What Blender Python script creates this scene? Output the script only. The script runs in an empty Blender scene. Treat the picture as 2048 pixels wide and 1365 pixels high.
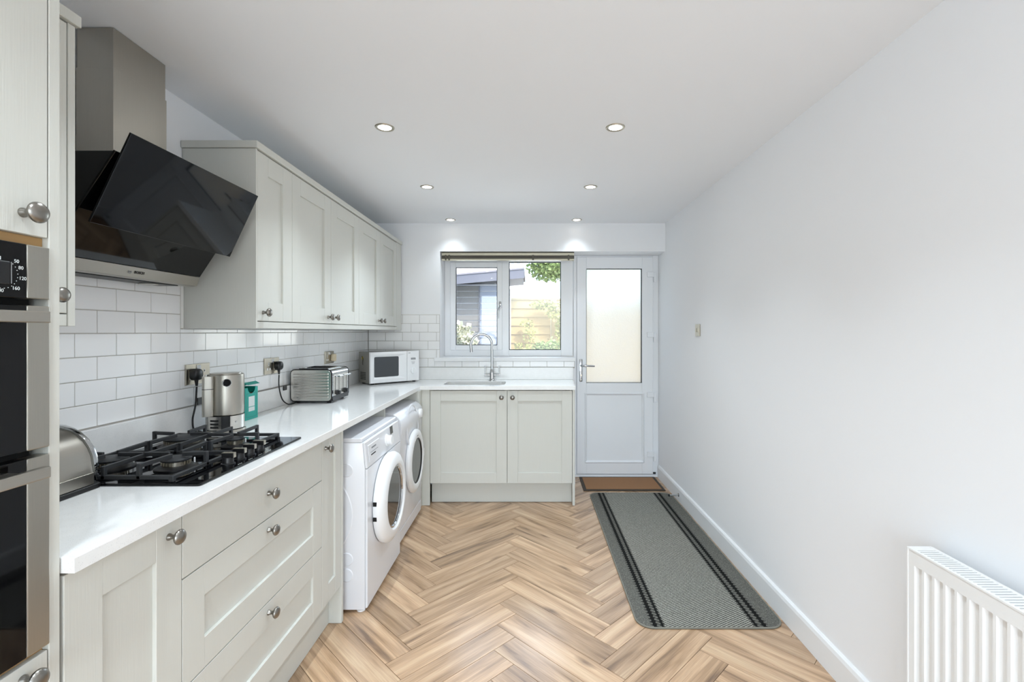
import bpy, bmesh, math, random
from mathutils import Vector, Matrix
random.seed(7)
sc = bpy.context.scene
C = sc.collection
PI = math.pi

# ------------------------------------------------------------------ camera
HC = 1.37                      # camera height
FPX = 960.0                    # focal length in pixels of the 2048 px frame
cam_d = bpy.data.cameras.new('camera')
cam_d.sensor_width = 36.0
cam_d.lens = FPX / 2048 * 36.0
cam_d.shift_x = -36.0 / 2048
cam_d.shift_y = -18.9 / 2048
cam_d.clip_start = 0.02
cam = bpy.data.objects.new('camera', cam_d)
C.objects.link(cam)
cam.location = (0, 0, HC)
cam.rotation_euler = (PI / 2, 0, 0)
sc.camera = cam

# ------------------------------------------------------------------ light
W = bpy.data.worlds.new('sky'); sc.world = W
W.use_nodes = True
wn = W.node_tree.nodes; wl = W.node_tree.links
wn.clear()
sky = wn.new('ShaderNodeTexSky')
sky.sky_type = 'NISHITA'
sky.sun_disc = False
sky.sun_elevation = math.radians(52)
sky.sun_rotation = math.radians(150)
sky.air_density = 1.0
sky.dust_density = 2.0
bg = wn.new('ShaderNodeBackground'); bg.inputs['Strength'].default_value = 0.46
wo = wn.new('ShaderNodeOutputWorld')
wl.new(sky.outputs[0], bg.inputs[0]); wl.new(bg.outputs[0], wo.inputs[0])

def lamp(name, kind, loc, energy, rot=(0, 0, 0), color=(1, 1, 1), parent=None, **kw):
    d = bpy.data.lights.new(name, kind)
    d.energy = energy; d.color = color
    for k, v in kw.items(): setattr(d, k, v)
    o = bpy.data.objects.new(name, d); C.objects.link(o)
    o.location = loc; o.rotation_euler = rot
    if parent: o.parent = parent
    return o

lamp('sun', 'SUN', (3, -3, 8), 1.5, rot=(math.radians(42), 0, math.radians(28)),
     color=(1.0, 0.95, 0.86), angle=math.radians(1.0))
# added soft fill lamp at a made-up opening behind the camera
lamp('rear_fill', 'AREA', (-0.1, -2.75, 1.25), 46.0, rot=(PI / 2, 0, 0), color=(0.72, 0.88, 1.0),
     shape='RECTANGLE', size=2.3, size_y=2.1)
# daylight through the kitchen window and the glazed back door
lamp('window_daylight', 'AREA', (-0.2, 4.72, 1.62), 8.0, rot=(-PI / 2, 0, 0), color=(0.80, 0.92, 1.0),
     shape='RECTANGLE', size=1.15, size_y=0.9)

vs = sc.view_settings
sc.display_settings.display_device = 'sRGB'
vs.view_transform = 'Standard'; vs.look = 'None'
vs.exposure = 0.66; vs.gamma = 1.0; vs.use_curve_mapping = False
try:
    sc.cycles.max_bounces = 7; sc.cycles.diffuse_bounces = 5; sc.cycles.glossy_bounces = 4; sc.cycles.transmission_bounces = 4; sc.cycles.transparent_max_bounces = 8
    sc.cycles.sample_clamp_indirect = 6.0
except Exception: pass

# ------------------------------------------------------------------ materials
def lin(c):
    if isinstance(c, str):
        c = [int(c[i:i + 2], 16) / 255 for i in (0, 2, 4)]
    return tuple(x / 12.92 if x <= .04045 else ((x + .055) / 1.055) ** 2.4 for x in c[:3]) + (1.0,)

def nt(name):
    m = bpy.data.materials.new(name); m.use_nodes = True
    N = m.node_tree.nodes; L = m.node_tree.links
    return m, N, L, N['Principled BSDF']

def mat(name, col, rough=.5, metal=0., bump=0., bscale=(40, 40, 40), coat=0., spec=.5, var=0., emit=None, estr=0., aniso=0., detail=3.):
    m, N, L, B = nt(name)
    c = lin(col)
    B.inputs['Base Color'].default_value = c
    B.inputs['Roughness'].default_value = rough
    B.inputs['Metallic'].default_value = metal
    B.inputs['Specular IOR Level'].default_value = spec
    B.inputs['Coat Weight'].default_value = coat
    B.inputs['Anisotropic'].default_value = aniso
    if emit:
        B.inputs['Emission Color'].default_value = lin(emit); B.inputs['Emission Strength'].default_value = estr
    if bump or var:
        tc = N.new('ShaderNodeTexCoord'); mp = N.new('ShaderNodeMapping'); nz = N.new('ShaderNodeTexNoise')
        mp.inputs['Scale'].default_value = bscale
        nz.inputs['Scale'].default_value = 1.0; nz.inputs['Detail'].default_value = detail
        L.new(tc.outputs['Object'], mp.inputs[0]); L.new(mp.outputs[0], nz.inputs['Vector'])
        if bump:
            b = N.new('ShaderNodeBump'); b.inputs['Strength'].default_value = bump; b.inputs['Distance'].default_value = .002
            L.new(nz.outputs[0], b.inputs['Height']); L.new(b.outputs[0], B.inputs['Normal'])
        if var:
            mx = N.new('ShaderNodeMix'); mx.data_type = 'RGBA'
            mx.inputs['A'].default_value = tuple(x * (1 - var) for x in c[:3]) + (1,)
            mx.inputs['B'].default_value = tuple(min(1, x * (1 + var)) for x in c[:3]) + (1,)
            L.new(nz.outputs[0], mx.inputs['Factor']); L.new(mx.outputs['Result'], B.inputs['Base Color'])
    return m

M = {}
M['wall'] = mat('wall_paint', 'F3F4F6', .85, bump=.08, bscale=(90, 90, 90), spec=.3)
M['ceil'] = mat('ceiling_paint', 'F3F5F8', .9, bump=.05, bscale=(60, 60, 60), spec=.2)
M['base'] = mat('gloss_trim_paint', 'EEEFF0', .4)
M['cab'] = mat('cabinet_paint', 'D0D0C9', .48, bump=.16, bscale=(330, 330, 9), var=.015)
M['carc'] = mat('carcass_paint', 'C4C4BC', .55)
M['oak'] = mat('oak_carcass', 'B08A58', .5, bump=.2, bscale=(60, 12, 60), var=.15)
M['tile'] = mat('glazed_tile', 'F6F6F6', .09, bump=.10, bscale=(14, 14, 14), spec=.55, detail=1.)
M['grout'] = mat('grout', 'BDB9B3', .9, bump=.2, bscale=(400, 400, 400))
M['caulk'] = mat('caulk', 'EDEDEA', .5)
M['steel'] = mat('brushed_steel', 'B4AFA6', .30, 1.0, bump=.06, bscale=(15, 15, 700), var=.03)
M['steell'] = mat('bright_brushed_steel', 'D2CFC9', .24, 1.0, bump=.03, bscale=(15, 15, 500))
M['steelv'] = mat('brushed_steel_vertical', 'B2AEA5', .33, 1.0, bump=.08, bscale=(600, 600, 10), var=.05)
M['chrome'] = mat('chrome', 'C2C4C6', .07, 1.0)
M['pewter'] = mat('pewter_knob', '8F8B85', .30, 1.0, var=.08, bscale=(30, 30, 30))
M['bglass'] = mat('black_glass', '050507', .04, spec=.32, coat=0.)
M['iron'] = mat('cast_iron', '2C2D2F', .55, bump=.25, bscale=(700, 700, 700))
M['black'] = mat('black_plastic', '141416', .38)
M['rubber'] = mat('black_rubber', '18181A', .6)
M['white'] = mat('white_plastic', 'F0F1F2', .32)
M['enamel'] = mat('white_enamel', 'E4E5E9', .25)
M['upvc'] = mat('white_upvc', 'EFF1F4', .28)
M['mwgrey'] = mat('microwave_casing', '8E8C85', .42, metal=.25)
M['mwglass'] = mat('microwave_window', '45494D', .16)
M['teal'] = mat('teal_card', '1FA597', .5, var=.04, bscale=(60, 60, 60))
M['cream'] = mat('cream_plastic', 'E4D3B4', .4)
M['nickel'] = mat('satin_nickel', 'B9B2A4', .30, 1.0)
M['orange'] = mat('amber_print', 'A8652C', .5)
M['yellow'] = mat('yellow_print', 'D8BE2A', .5)
M['print'] = mat('grey_print', '7C7F84', .5)
M['whiteprint'] = mat('white_print', 'E6ECEA', .5)
M['darkprint'] = mat('dark_print', '33302B', .5)
M['screen'] = mat('dark_display', '2B2B2E', .15)
M['rad'] = mat('radiator_enamel', 'EFEFEE', .33)
M['dark'] = mat('dark_void', '0B0B0B', .9)
M['blind'] = mat('blind_slat', '4A453B', .35, metal=.2)
M['blindc'] = mat('blind_headrail', 'CFC9B4', .4, metal=.2)
M['lens'] = mat('downlight_lens', 'FFFFFF', .4, emit='FFFBF3', estr=7.0)
M['hoodlens'] = mat('hood_lamp_lens', 'B9B8B0', .25)
M['binding'] = mat('rug_binding', '7C7A70', .9, bump=.5, bscale=(500, 500, 500))
M['matrim'] = mat('mat_rubber_rim', '3A3128', .7)
M['coir'] = mat('coir_pile', '9C7350', .95, bump=1., bscale=(500, 500, 500), var=.25)
M['fence'] = mat('fence_board', 'B09B6C', .8, bump=.4, bscale=(6, 60, 120), var=.18)
M['fpost'] = mat('fence_post', 'A8966B', .85, bump=.4, bscale=(60, 60, 6), var=.15)
M['shed'] = mat('grey_cladding', '8F8E8A', .6, var=.06, bscale=(3, 40, 60))
M['shedline'] = mat('pale_cladding_joint', 'E2E4E6', .5)
M['shedpale'] = mat('soffit_and_reflection_blue', '939DAD', .5)
M['fascia'] = mat('fascia_paint', '74777F', .5)
M['roof'] = mat('felt_roof', '8D8C90', .8)
M['leaf'] = mat('leaf', '8DA268', .6, var=.3, bscale=(4, 4, 4), spec=.3)
M['leafpale'] = mat('pale_leaf', 'DCDCC6', .6, var=.2, bscale=(20, 20, 20))
M['leafolive'] = mat('olive_leaf', 'A3A860', .6, var=.35, bscale=(9, 9, 9))
M['bark'] = mat('bark', '6E5C45', .9)
M['patio'] = mat('paving', 'C9C2B3', .9, var=.08, bscale=(3, 3, 3))
M['render'] = mat('white_render', 'EFEFEC', .8)
M['roofwin'] = mat('house_window', '9AA3AB', .2)

def quartz():
    m, N, L, B = nt('white_quartz')
    tc = N.new('ShaderNodeTexCoord'); v = N.new('ShaderNodeTexVoronoi'); v.inputs['Scale'].default_value = 260
    r = N.new('ShaderNodeValToRGB')
    r.color_ramp.elements[0].position = .06; r.color_ramp.elements[0].color = lin('CFCECB')
    r.color_ramp.elements[1].position = .22; r.color_ramp.elements[1].color = lin('F5F5F4')
    n2 = N.new('ShaderNodeTexNoise'); n2.inputs['Scale'].default_value = 30
    mx = N.new('ShaderNodeMix'); mx.data_type = 'RGBA'; mx.blend_type = 'MULTIPLY'; mx.inputs['Factor'].default_value = .08
    L.new(tc.outputs['Object'], v.inputs['Vector']); L.new(v.outputs['Distance'], r.inputs[0])
    L.new(tc.outputs['Object'], n2.inputs['Vector'])
    L.new(r.outputs[0], mx.inputs['A']); L.new(n2.outputs[0], mx.inputs['B'])
    L.new(mx.outputs['Result'], B.inputs['Base Color'])
    B.inputs['Roughness'].default_value = .12
    return m
M['quartz'] = quartz()

def plank_mat():
    m, N, L, B = nt('oak_plank')
    oi = N.new('ShaderNodeObjectInfo'); tc = N.new('ShaderNodeTexCoord')
    ad = N.new('ShaderNodeVectorMath'); ad.operation = 'MULTIPLY_ADD'
    sp = N.new('ShaderNodeCombineXYZ')
    mul = N.new('ShaderNodeMath'); mul.operation = 'MULTIPLY'; mul.inputs[1].default_value = 57.3
    L.new(oi.outputs['Random'], mul.inputs[0])
    for i in range(3): L.new(mul.outputs[0], sp.inputs[i])
    L.new(tc.outputs['Object'], ad.inputs[0]); ad.inputs[1].default_value = (1, 1, 1); L.new(sp.outputs[0], ad.inputs[2])
    # broad figure
    mp = N.new('ShaderNodeMapping'); mp.inputs['Scale'].default_value = (1.7, 21, 1)
    n1 = N.new('ShaderNodeTexNoise'); n1.inputs['Scale'].default_value = 1; n1.inputs['Detail'].default_value = 6; n1.inputs['Distortion'].default_value = .45
    L.new(ad.outputs[0], mp.inputs[0]); L.new(mp.outputs[0], n1.inputs['Vector'])
    r1 = N.new('ShaderNodeValToRGB')
    e = r1.color_ramp.elements
    e[0].position = .27; e[0].color = lin('6E5034')
    e[1].position = .76; e[1].color = lin('D0AC7F')
    q = e.new(.40); q.color = lin('A17A4E')
    q = e.new(.54); q.color = lin('BA9164')
    L.new(n1.outputs[0], r1.inputs[0])
    # fine grain
    mp2 = N.new('ShaderNodeMapping'); mp2.inputs['Scale'].default_value = (6, 190, 1)
    n2 = N.new('ShaderNodeTexNoise'); n2.inputs['Scale'].default_value = 1; n2.inputs['Detail'].default_value = 4
    L.new(ad.outputs[0], mp2.inputs[0]); L.new(mp2.outputs[0], n2.inputs['Vector'])
    mx = N.new('ShaderNodeMix'); mx.data_type = 'RGBA'; mx.blend_type = 'OVERLAY'; mx.inputs['Factor'].default_value = .38
    L.new(r1.outputs[0], mx.inputs['A']); L.new(n2.outputs[0], mx.inputs['B'])
    # knots
    mp3 = N.new('ShaderNodeMapping'); mp3.inputs['Scale'].default_value = (2.2, 7, 1)
    v = N.new('ShaderNodeTexVoronoi'); v.inputs['Scale'].default_value = 1
    L.new(ad.outputs[0], mp3.inputs[0]); L.new(mp3.outputs[0], v.inputs['Vector'])
    r3 = N.new('ShaderNodeValToRGB'); r3.color_ramp.elements[0].position = .02; r3.color_ramp.elements[0].color = (.25, .2, .16, 1)
    r3.color_ramp.elements[1].position = .14; r3.color_ramp.elements[1].color = (1, 1, 1, 1)
    L.new(v.outputs['Distance'], r3.inputs[0])
    m3 = N.new('ShaderNodeMix'); m3.data_type = 'RGBA'; m3.blend_type = 'MULTIPLY'; m3.inputs['Factor'].default_value = .75
    L.new(mx.outputs['Result'], m3.inputs['A']); L.new(r3.outputs[0], m3.inputs['B'])
    # tone per plank
    hs = N.new('ShaderNodeHueSaturation')
    mr = N.new('ShaderNodeMapRange'); mr.inputs['To Min'].default_value = .86; mr.inputs['To Max'].default_value = 1.22
    L.new(oi.outputs['Random'], mr.inputs['Value']); L.new(mr.outputs[0], hs.inputs['Value'])
    hs.inputs['Saturation'].default_value = .81
    L.new(m3.outputs['Result'], hs.inputs['Color']); L.new(hs.outputs[0], B.inputs['Base Color'])
    b = N.new('ShaderNodeBump'); b.inputs['Strength'].default_value = .12; b.inputs['Distance'].default_value = .001
    L.new(n2.outputs[0], b.inputs['Height']); L.new(b.outputs[0], B.inputs['Normal'])
    B.inputs['Roughness'].default_value = .25; B.inputs['Specular IOR Level'].default_value = .85
    return m
M['plank'] = plank_mat()
M['gap'] = mat('plank_joint', '4A3A2A', .9)

def thin_glass(name, tint=(1, 1, 1, 1)):
    m = bpy.data.materials.new(name); m.use_nodes = True
    N = m.node_tree.nodes; L = m.node_tree.links; N.clear()
    o = N.new('ShaderNodeOutputMaterial'); t = N.new('ShaderNodeBsdfTransparent'); g = N.new('ShaderNodeBsdfGlossy')
    t.inputs[0].default_value = tint; g.inputs['Roughness'].default_value = .01
    f = N.new('ShaderNodeFresnel'); f.inputs[0].default_value = 1.5
    mx = N.new('ShaderNodeMixShader')
    L.new(f.outputs[0], mx.inputs[0]); L.new(t.outputs[0], mx.inputs[1]); L.new(g.outputs[0], mx.inputs[2]); L.new(mx.outputs[0], o.inputs[0])
    return m
M['glass'] = thin_glass('window_glass')

def frosted():
    m = bpy.data.materials.new('frosted_glass'); m.use_nodes = True
    N = m.node_tree.nodes; L = m.node_tree.links; N.clear()
    o = N.new('ShaderNodeOutputMaterial')
    r = N.new('ShaderNodeBsdfRefraction'); r.inputs['IOR'].default_value = 1.12; r.inputs['Roughness'].default_value = .62
    tr = N.new('ShaderNodeBsdfTranslucent'); tr.inputs[0].default_value = (.86, .86, .82, 1); r.inputs[0].default_value = (.97, .97, .92, 1)
    g = N.new('ShaderNodeBsdfGlossy'); g.inputs['Roughness'].default_value = .25
    tc = N.new('ShaderNodeTexCoord'); n = N.new('ShaderNodeTexNoise'); n.inputs['Scale'].default_value = 95; n.inputs['Detail'].default_value = 2
    b = N.new('ShaderNodeBump'); b.inputs['Strength'].default_value = .5; b.inputs['Distance'].default_value = .004
    L.new(tc.outputs['Object'], n.inputs['Vector']); L.new(n.outputs[0], b.inputs['Height'])
    for s in (r, tr, g): L.new(b.outputs[0], s.inputs['Normal'])
    a = N.new('ShaderNodeMixShader'); a.inputs[0].default_value = .45
    L.new(r.outputs[0], a.inputs[1]); L.new(tr.outputs[0], a.inputs[2])
    mx = N.new('ShaderNodeMixShader'); mx.inputs[0].default_value = .05
    L.new(a.outputs[0], mx.inputs[1]); L.new(g.outputs[0], mx.inputs[2]); L.new(mx.outputs[0], o.inputs[0])
    return m
M['frost'] = frosted()
M['drumglass'] = mat('drum_door_glass', '1C1E20', .06, metal=.0, coat=.3)

def rug_mat(x0, x1, y0):
    """grey flatweave: twill centre, plain borders, two jagged black lines near each edge (object coords = metres)"""
    m, N, L, B = nt('woven_runner')
    tc = N.new('ShaderNodeTexCoord'); se = N.new('ShaderNodeSeparateXYZ'); L.new(tc.outputs['Object'], se.inputs[0])
    def math_(op, a, b=None, c=None):
        n = N.new('ShaderNodeMath'); n.operation = op
        for i, q in enumerate((a, b, c)):
            if q is None: continue
            if isinstance(q, (int, float)): n.inputs[i].default_value = q
            else: L.new(q, n.inputs[i])
        return n.outputs[0]
    X, Y = se.outputs[0], se.outputs[1]
    # twill dots in the centre
    d1 = math_('SINE', math_('MULTIPLY', math_('ADD', math_('MULTIPLY', X, .55), math_('MULTIPLY', Y, -1.0)), 2 * PI / .0125))
    d2 = math_('SINE', math_('MULTIPLY', X, 2 * PI / .0085))
    tw = math_('ADD', math_('MULTIPLY', d1, .36), math_('MULTIPLY', math_('MULTIPLY', d1, d2), .22))
    nz = N.new('ShaderNodeTexNoise'); nz.inputs['Scale'].default_value = 260; nz.inputs['Detail'].default_value = 4
    L.new(tc.outputs['Object'], nz.inputs['Vector'])
    inside = math_('MULTIPLY', math_('GREATER_THAN', X, .125), math_('LESS_THAN', X, .535))
    val = math_('ADD', math_('MULTIPLY', math_('MULTIPLY', tw, inside), .9), math_('MULTIPLY', math_('SUBTRACT', nz.outputs[0], .5), 1.1))
    ramp = N.new('ShaderNodeValToRGB')
    e = ramp.color_ramp.elements
    e[0].position = .22; e[0].color = lin('32322F'); e[1].position = .80; e[1].color = lin('C4C3B8')
    q = e.new(.5); q.color = lin('6A6963')
    L.new(math_('ADD', math_('MULTIPLY', val, .62), math_('ADD', .46, math_('MULTIPLY', inside, .06))), ramp.inputs[0])
    # jagged stripes
    saw = math_('SUBTRACT', math_('MULTIPLY', math_('FRACT', math_('MULTIPLY', Y, 1 / .024)), 1.0), .5)
    tri = math_('ABSOLUTE', saw)
    tot = None
    for cx, w in ((.080, .019), (.114, .014), (.548, .014), (.586, .019)):
        d = math_('ABSOLUTE', math_('SUBTRACT', math_('ADD', X, math_('MULTIPLY', saw, .012)), cx))
        s = math_('LESS_THAN', d, math_('MULTIPLY', math_('ADD', tri, .35), w))
        tot = s if tot is None else math_('MAXIMUM', tot, s)
    mx = N.new('ShaderNodeMix'); mx.data_type = 'RGBA'
    L.new(tot, mx.inputs['Factor']); L.new(ramp.outputs[0], mx.inputs['A']); mx.inputs['B'].default_value = lin('1B1B1A')
    L.new(mx.outputs['Result'], B.inputs['Base Color']); B.inputs['Roughness'].default_value = .95
    B.inputs['Specular IOR Level'].default_value = .1
    b = N.new('ShaderNodeBump'); b.inputs['Strength'].default_value = .5; b.inputs['Distance'].default_value = .002
    L.new(val, b.inputs['Height']); L.new(b.outputs[0], B.inputs['Normal'])
    return m

# ------------------------------------------------------------------ mesh helpers
class MB:
    def __init__(s): s.v = []; s.f = []
    def add(s, vs_, fs_):
        o = len(s.v); s.v += [tuple(p) for p in vs_]; s.f += [tuple(i + o for i in q) for q in fs_]; return s
    def box(s, x0, x1, y0, y1, z0, z1):
        if x0 > x1: x0, x1 = x1, x0
        if y0 > y1: y0, y1 = y1, y0
        if z0 > z1: z0, z1 = z1, z0
        p = [(x, y, z) for z in (z0, z1) for y in (y0, y1) for x in (x0, x1)]
        return s.add(p, [(0, 2, 3, 1), (4, 5, 7, 6), (0, 1, 5, 4), (2, 6, 7, 3), (0, 4, 6, 2), (1, 3, 7, 5)])
    def prism(s, poly, axis, a0, a1):
        n = len(poly)
        def P(p, a):
            return {'z': (p[0], p[1], a), 'y': (p[0], a, p[1]), 'x': (a, p[0], p[1])}[axis]
        v = [P(p, a0) for p in poly] + [P(p, a1) for p in poly]
        f = [tuple(range(n))[::-1], tuple(range(n, 2 * n))] + [(i, (i + 1) % n, n + (i + 1) % n, n + i) for i in range(n)]
        return s.add(v, f)
    def lathe(s, prof, c=(0, 0, 0), ax=(0, 0, 1), n=24, cap=True):
        ax = Vector(ax).normalized(); u = ax.orthogonal().normalized(); w = ax.cross(u); c = Vector(c)
        v = []; f = []
        for r, h in prof:
            for i in range(n):
                a = 2 * PI * i / n
                v.append(c + ax * h + (u * math.cos(a) + w * math.sin(a)) * r)
        for j in range(len(prof) - 1):
            for i in range(n):
                k = (i + 1) % n
                f.append((j * n + i, j * n + k, (j + 1) * n + k, (j + 1) * n + i))
        if cap:
            f.append(tuple(range(n))[::-1]); m = (len(prof) - 1) * n; f.append(tuple(range(m, m + n)))
        return s.add(v, f)
    def tube(s, pts, r, n=10, closed=False):
        pts = [Vector(p) for p in pts]; m = len(pts)
        rs = r if isinstance(r, (list, tuple)) else [r] * m
        T = []
        for i in range(m):
            a = pts[(i - 1) % m] if (closed or i > 0) else pts[i]
            b = pts[(i + 1) % m] if (closed or i < m - 1) else pts[i]
            T.append((b - a).normalized())
        N_ = T[0].orthogonal().normalized(); v = []; f = []
        for i in range(m):
            if i: N_ = (N_ - T[i] * N_.dot(T[i])).normalized()
            Bn = T[i].cross(N_)
            for k in range(n):
                a = 2 * PI * k / n
                v.append(pts[i] + (N_ * math.cos(a) + Bn * math.sin(a)) * rs[i])
        for i in range(m if closed else m - 1):
            j = (i + 1) % m
            for k in range(n):
                l = (k + 1) % n
                f.append((i * n + k, i * n + l, j * n + l, j * n + k))
        if not closed:
            f.append(tuple(range(n))[::-1]); f.append(tuple(range((m - 1) * n, m * n)))
        return s.add(v, f)
    def loft(s, loops, cap0=True, cap1=True):
        n = len(loops[0]); v = [p for lp in loops for p in lp]; f = []
        for j in range(len(loops) - 1):
            for i in range(n):
                k = (i + 1) % n
                f.append((j * n + i, j * n + k, (j + 1) * n + k, (j + 1) * n + i))
        if cap0: f.append(tuple(range(n))[::-1])
        if cap1: m = (len(loops) - 1) * n; f.append(tuple(range(m, m + n)))
        return s.add(v, f)
    def arc(s, cx, cy, r0, r1, a0, a1, z0, z1, n=10):
        lp = []
        for i in range(n + 1):
            a = math.radians(a0 + (a1 - a0) * i / n); c_, s_ = math.cos(a), math.sin(a)
            lp.append([(cx + r0 * c_, cy + r0 * s_, z0), (cx + r1 * c_, cy + r1 * s_, z0), (cx + r1 * c_, cy + r1 * s_, z1), (cx + r0 * c_, cy + r0 * s_, z1)])
        return s.loft(lp)
    def xf(s, m):
        s.v = [tuple(m @ Vector(p)) for p in s.v]; return s

def rrect(x0, x1, y0, y1, r, n=6):
    pts = []
    for cx, cy, a in ((x1 - r, y0 + r, -90), (x1 - r, y1 - r, 0), (x0 + r, y1 - r, 90), (x0 + r, y0 + r, 180)):
        for i in range(n + 1):
            t = math.radians(a + 90 * i / n)
            pts.append((cx + r * math.cos(t), cy + r * math.sin(t)))
    return pts

def mesh_of(mb, name, bevel=0., seg=1, smooth=None, ang=35):
    bm = bmesh.new()
    V = [bm.verts.new(p) for p in mb.v]
    for q in mb.f:
        try: bm.faces.new([V[i] for i in q])
        except ValueError: pass
    bmesh.ops.recalc_face_normals(bm, faces=bm.faces)
    if bevel:
        bm.normal_update()
        ed = [e for e in bm.edges if len(e.link_faces) == 2 and e.calc_face_angle(0) > math.radians(ang)]
        bmesh.ops.bevel(bm, geom=ed, offset=bevel, segments=seg, affect='EDGES', profile=.5, clamp_overlap=True)
    me = bpy.data.meshes.new(name)
    bm.to_mesh(me); bm.free()
    if smooth:
        for p in me.polygons: p.use_smooth = True
        me.set_sharp_from_angle(angle=math.radians(smooth))
    return me

def link(name, me, m=None, parent=None, loc=(0, 0, 0)):
    o = bpy.data.objects.new(name, me); C.objects.link(o)
    if m is not None and me is not None and not me.materials: me.materials.append(M[m] if isinstance(m, str) else m)
    o.parent = parent; o.location = loc
    return o

def tag(o, label, cat=None, group=None, kind=None):
    if label: o['label'] = label
    if cat: o['category'] = cat
    if group: o['group'] = group
    if kind: o['kind'] = kind
    return o

class Thing:
    """an Empty at a thing's base; parts are authored in world coords (w=1) or in the thing's own coords (w=0)"""
    def __init__(s, name, label, cat, loc=(0, 0, 0), rz=0., group=None, kind=None):
        s.o = bpy.data.objects.new(name, None); C.objects.link(s.o)
        s.o.empty_display_size = .05
        s.o.location = loc; s.o.rotation_euler = (0, 0, rz)
        tag(s.o, label, cat, group, kind)
        s.inv = (Matrix.Translation(loc) @ Matrix.Rotation(rz, 4, 'Z')).inverted()
    def part(s, name, mb, m, parent=None, bevel=0., seg=1, smooth=None, w=1, label=None, kind=None):
        if w: mb.xf(s.inv)
        o = link(name, mesh_of(mb, name, bevel, seg, smooth), m, parent or s.o)
        if label: o['label'] = label
        if kind: o['kind'] = kind
        return o

def copy_tree(o, parent=None):
    c = o.copy(); C.objects.link(c); c.parent = parent
    for ch in list(o.children): copy_tree(ch, c)
    return c

def solid(name, mb, m, label=None, cat=None, group=None, kind=None, bevel=0., seg=1, smooth=None):
    o = link(name, mesh_of(mb, name, bevel, seg, smooth), m)
    return tag(o, label, cat, group, kind)

def text_mb(txt, size, org, right, up, depth=.0004, bold=.0, align='CENTER'):
    cu = bpy.data.curves.new('lettering', 'FONT'); cu.body = txt; cu.size = size; cu.extrude = depth; cu.offset = bold
    cu.align_x = align; cu.align_y = 'CENTER'; cu.resolution_u = 3
    o = bpy.data.objects.new('lettering', cu); C.objects.link(o)
    bpy.context.view_layer.update()
    me = o.evaluated_get(bpy.context.evaluated_depsgraph_get()).to_mesh()
    R = Vector(right).normalized(); U = Vector(up).normalized(); N_ = R.cross(U); O = Vector(org)
    mb = MB(); mb.add([O + R * v.co.x + U * v.co.y + N_ * v.co.z for v in me.vertices], [tuple(p.vertices) for p in me.polygons])
    bpy.data.objects.remove(o); bpy.data.curves.remove(cu)
    return mb
# ------------------------------------------------------------------ room dimensions (metres)
XL, XR = -1.455, 1.212          # side walls
YB, YR = 4.299, 4.528           # back wall face, face of window/door frames in the recess
YF = -2.62                      # wall behind the camera
ZC = 2.34                       # ceiling
ZREC = 2.089                    # top of window/door recess
XREC = -.806                    # left side of the recess
ZT, ZB = .942, .912             # worktop top / underside
XW = -.862                      # worktop front edge, left run
YW = 3.762                      # worktop front edge, sink run
XF = -.886                      # cabinet fronts, left run
YS = 3.776                      # cabinet fronts, sink run
XU = -1.145                     # wall-cabinet fronts
TX, TY = -1.446, 4.290          # tile faces

# ------------------------------------------------------------------ shell
wl_ = solid('wall_left', MB().box(XL - .3, XL, YF - .3, YB + .35, -.1, ZC), 'wall', kind='structure')
solid('wall_right', MB().box(XR, XR + .3, YF - .3, YB + .35, -.1, ZC), 'wall', kind='structure')
wb = MB()
wb.box(XL, XREC, YB, YB + .33, -.1, ZC)
wb.box(XREC, XR, YB, YB + .33, ZREC, ZC)
wb.box(XREC, .404, YB, YB + .33, -.1, 1.104)
wb_ = solid('wall_back', wb, 'wall', kind='structure')
wf = MB()
wf.box(XL, -1.25, YF - .3, YF, -.1, ZC); wf.box(1.05, XR, YF - .3, YF, -.1, ZC); wf.box(-1.25, 1.05, YF - .3, YF, 2.25, ZC)  # unseen wall, its wide opening added to let the rear fill in
solid('wall_front', wf, 'wall', kind='structure')
solid('ceiling', MB().box(XL - .3, XR + .3, YF - .3, YB + .35, ZC, ZC + .3), 'ceil', kind='structure')
fl = solid('floor', MB().box(XL - .3, XR + .3, YF - .3, YB + .35, -.12, -.0035), 'gap', kind='structure')

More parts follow.
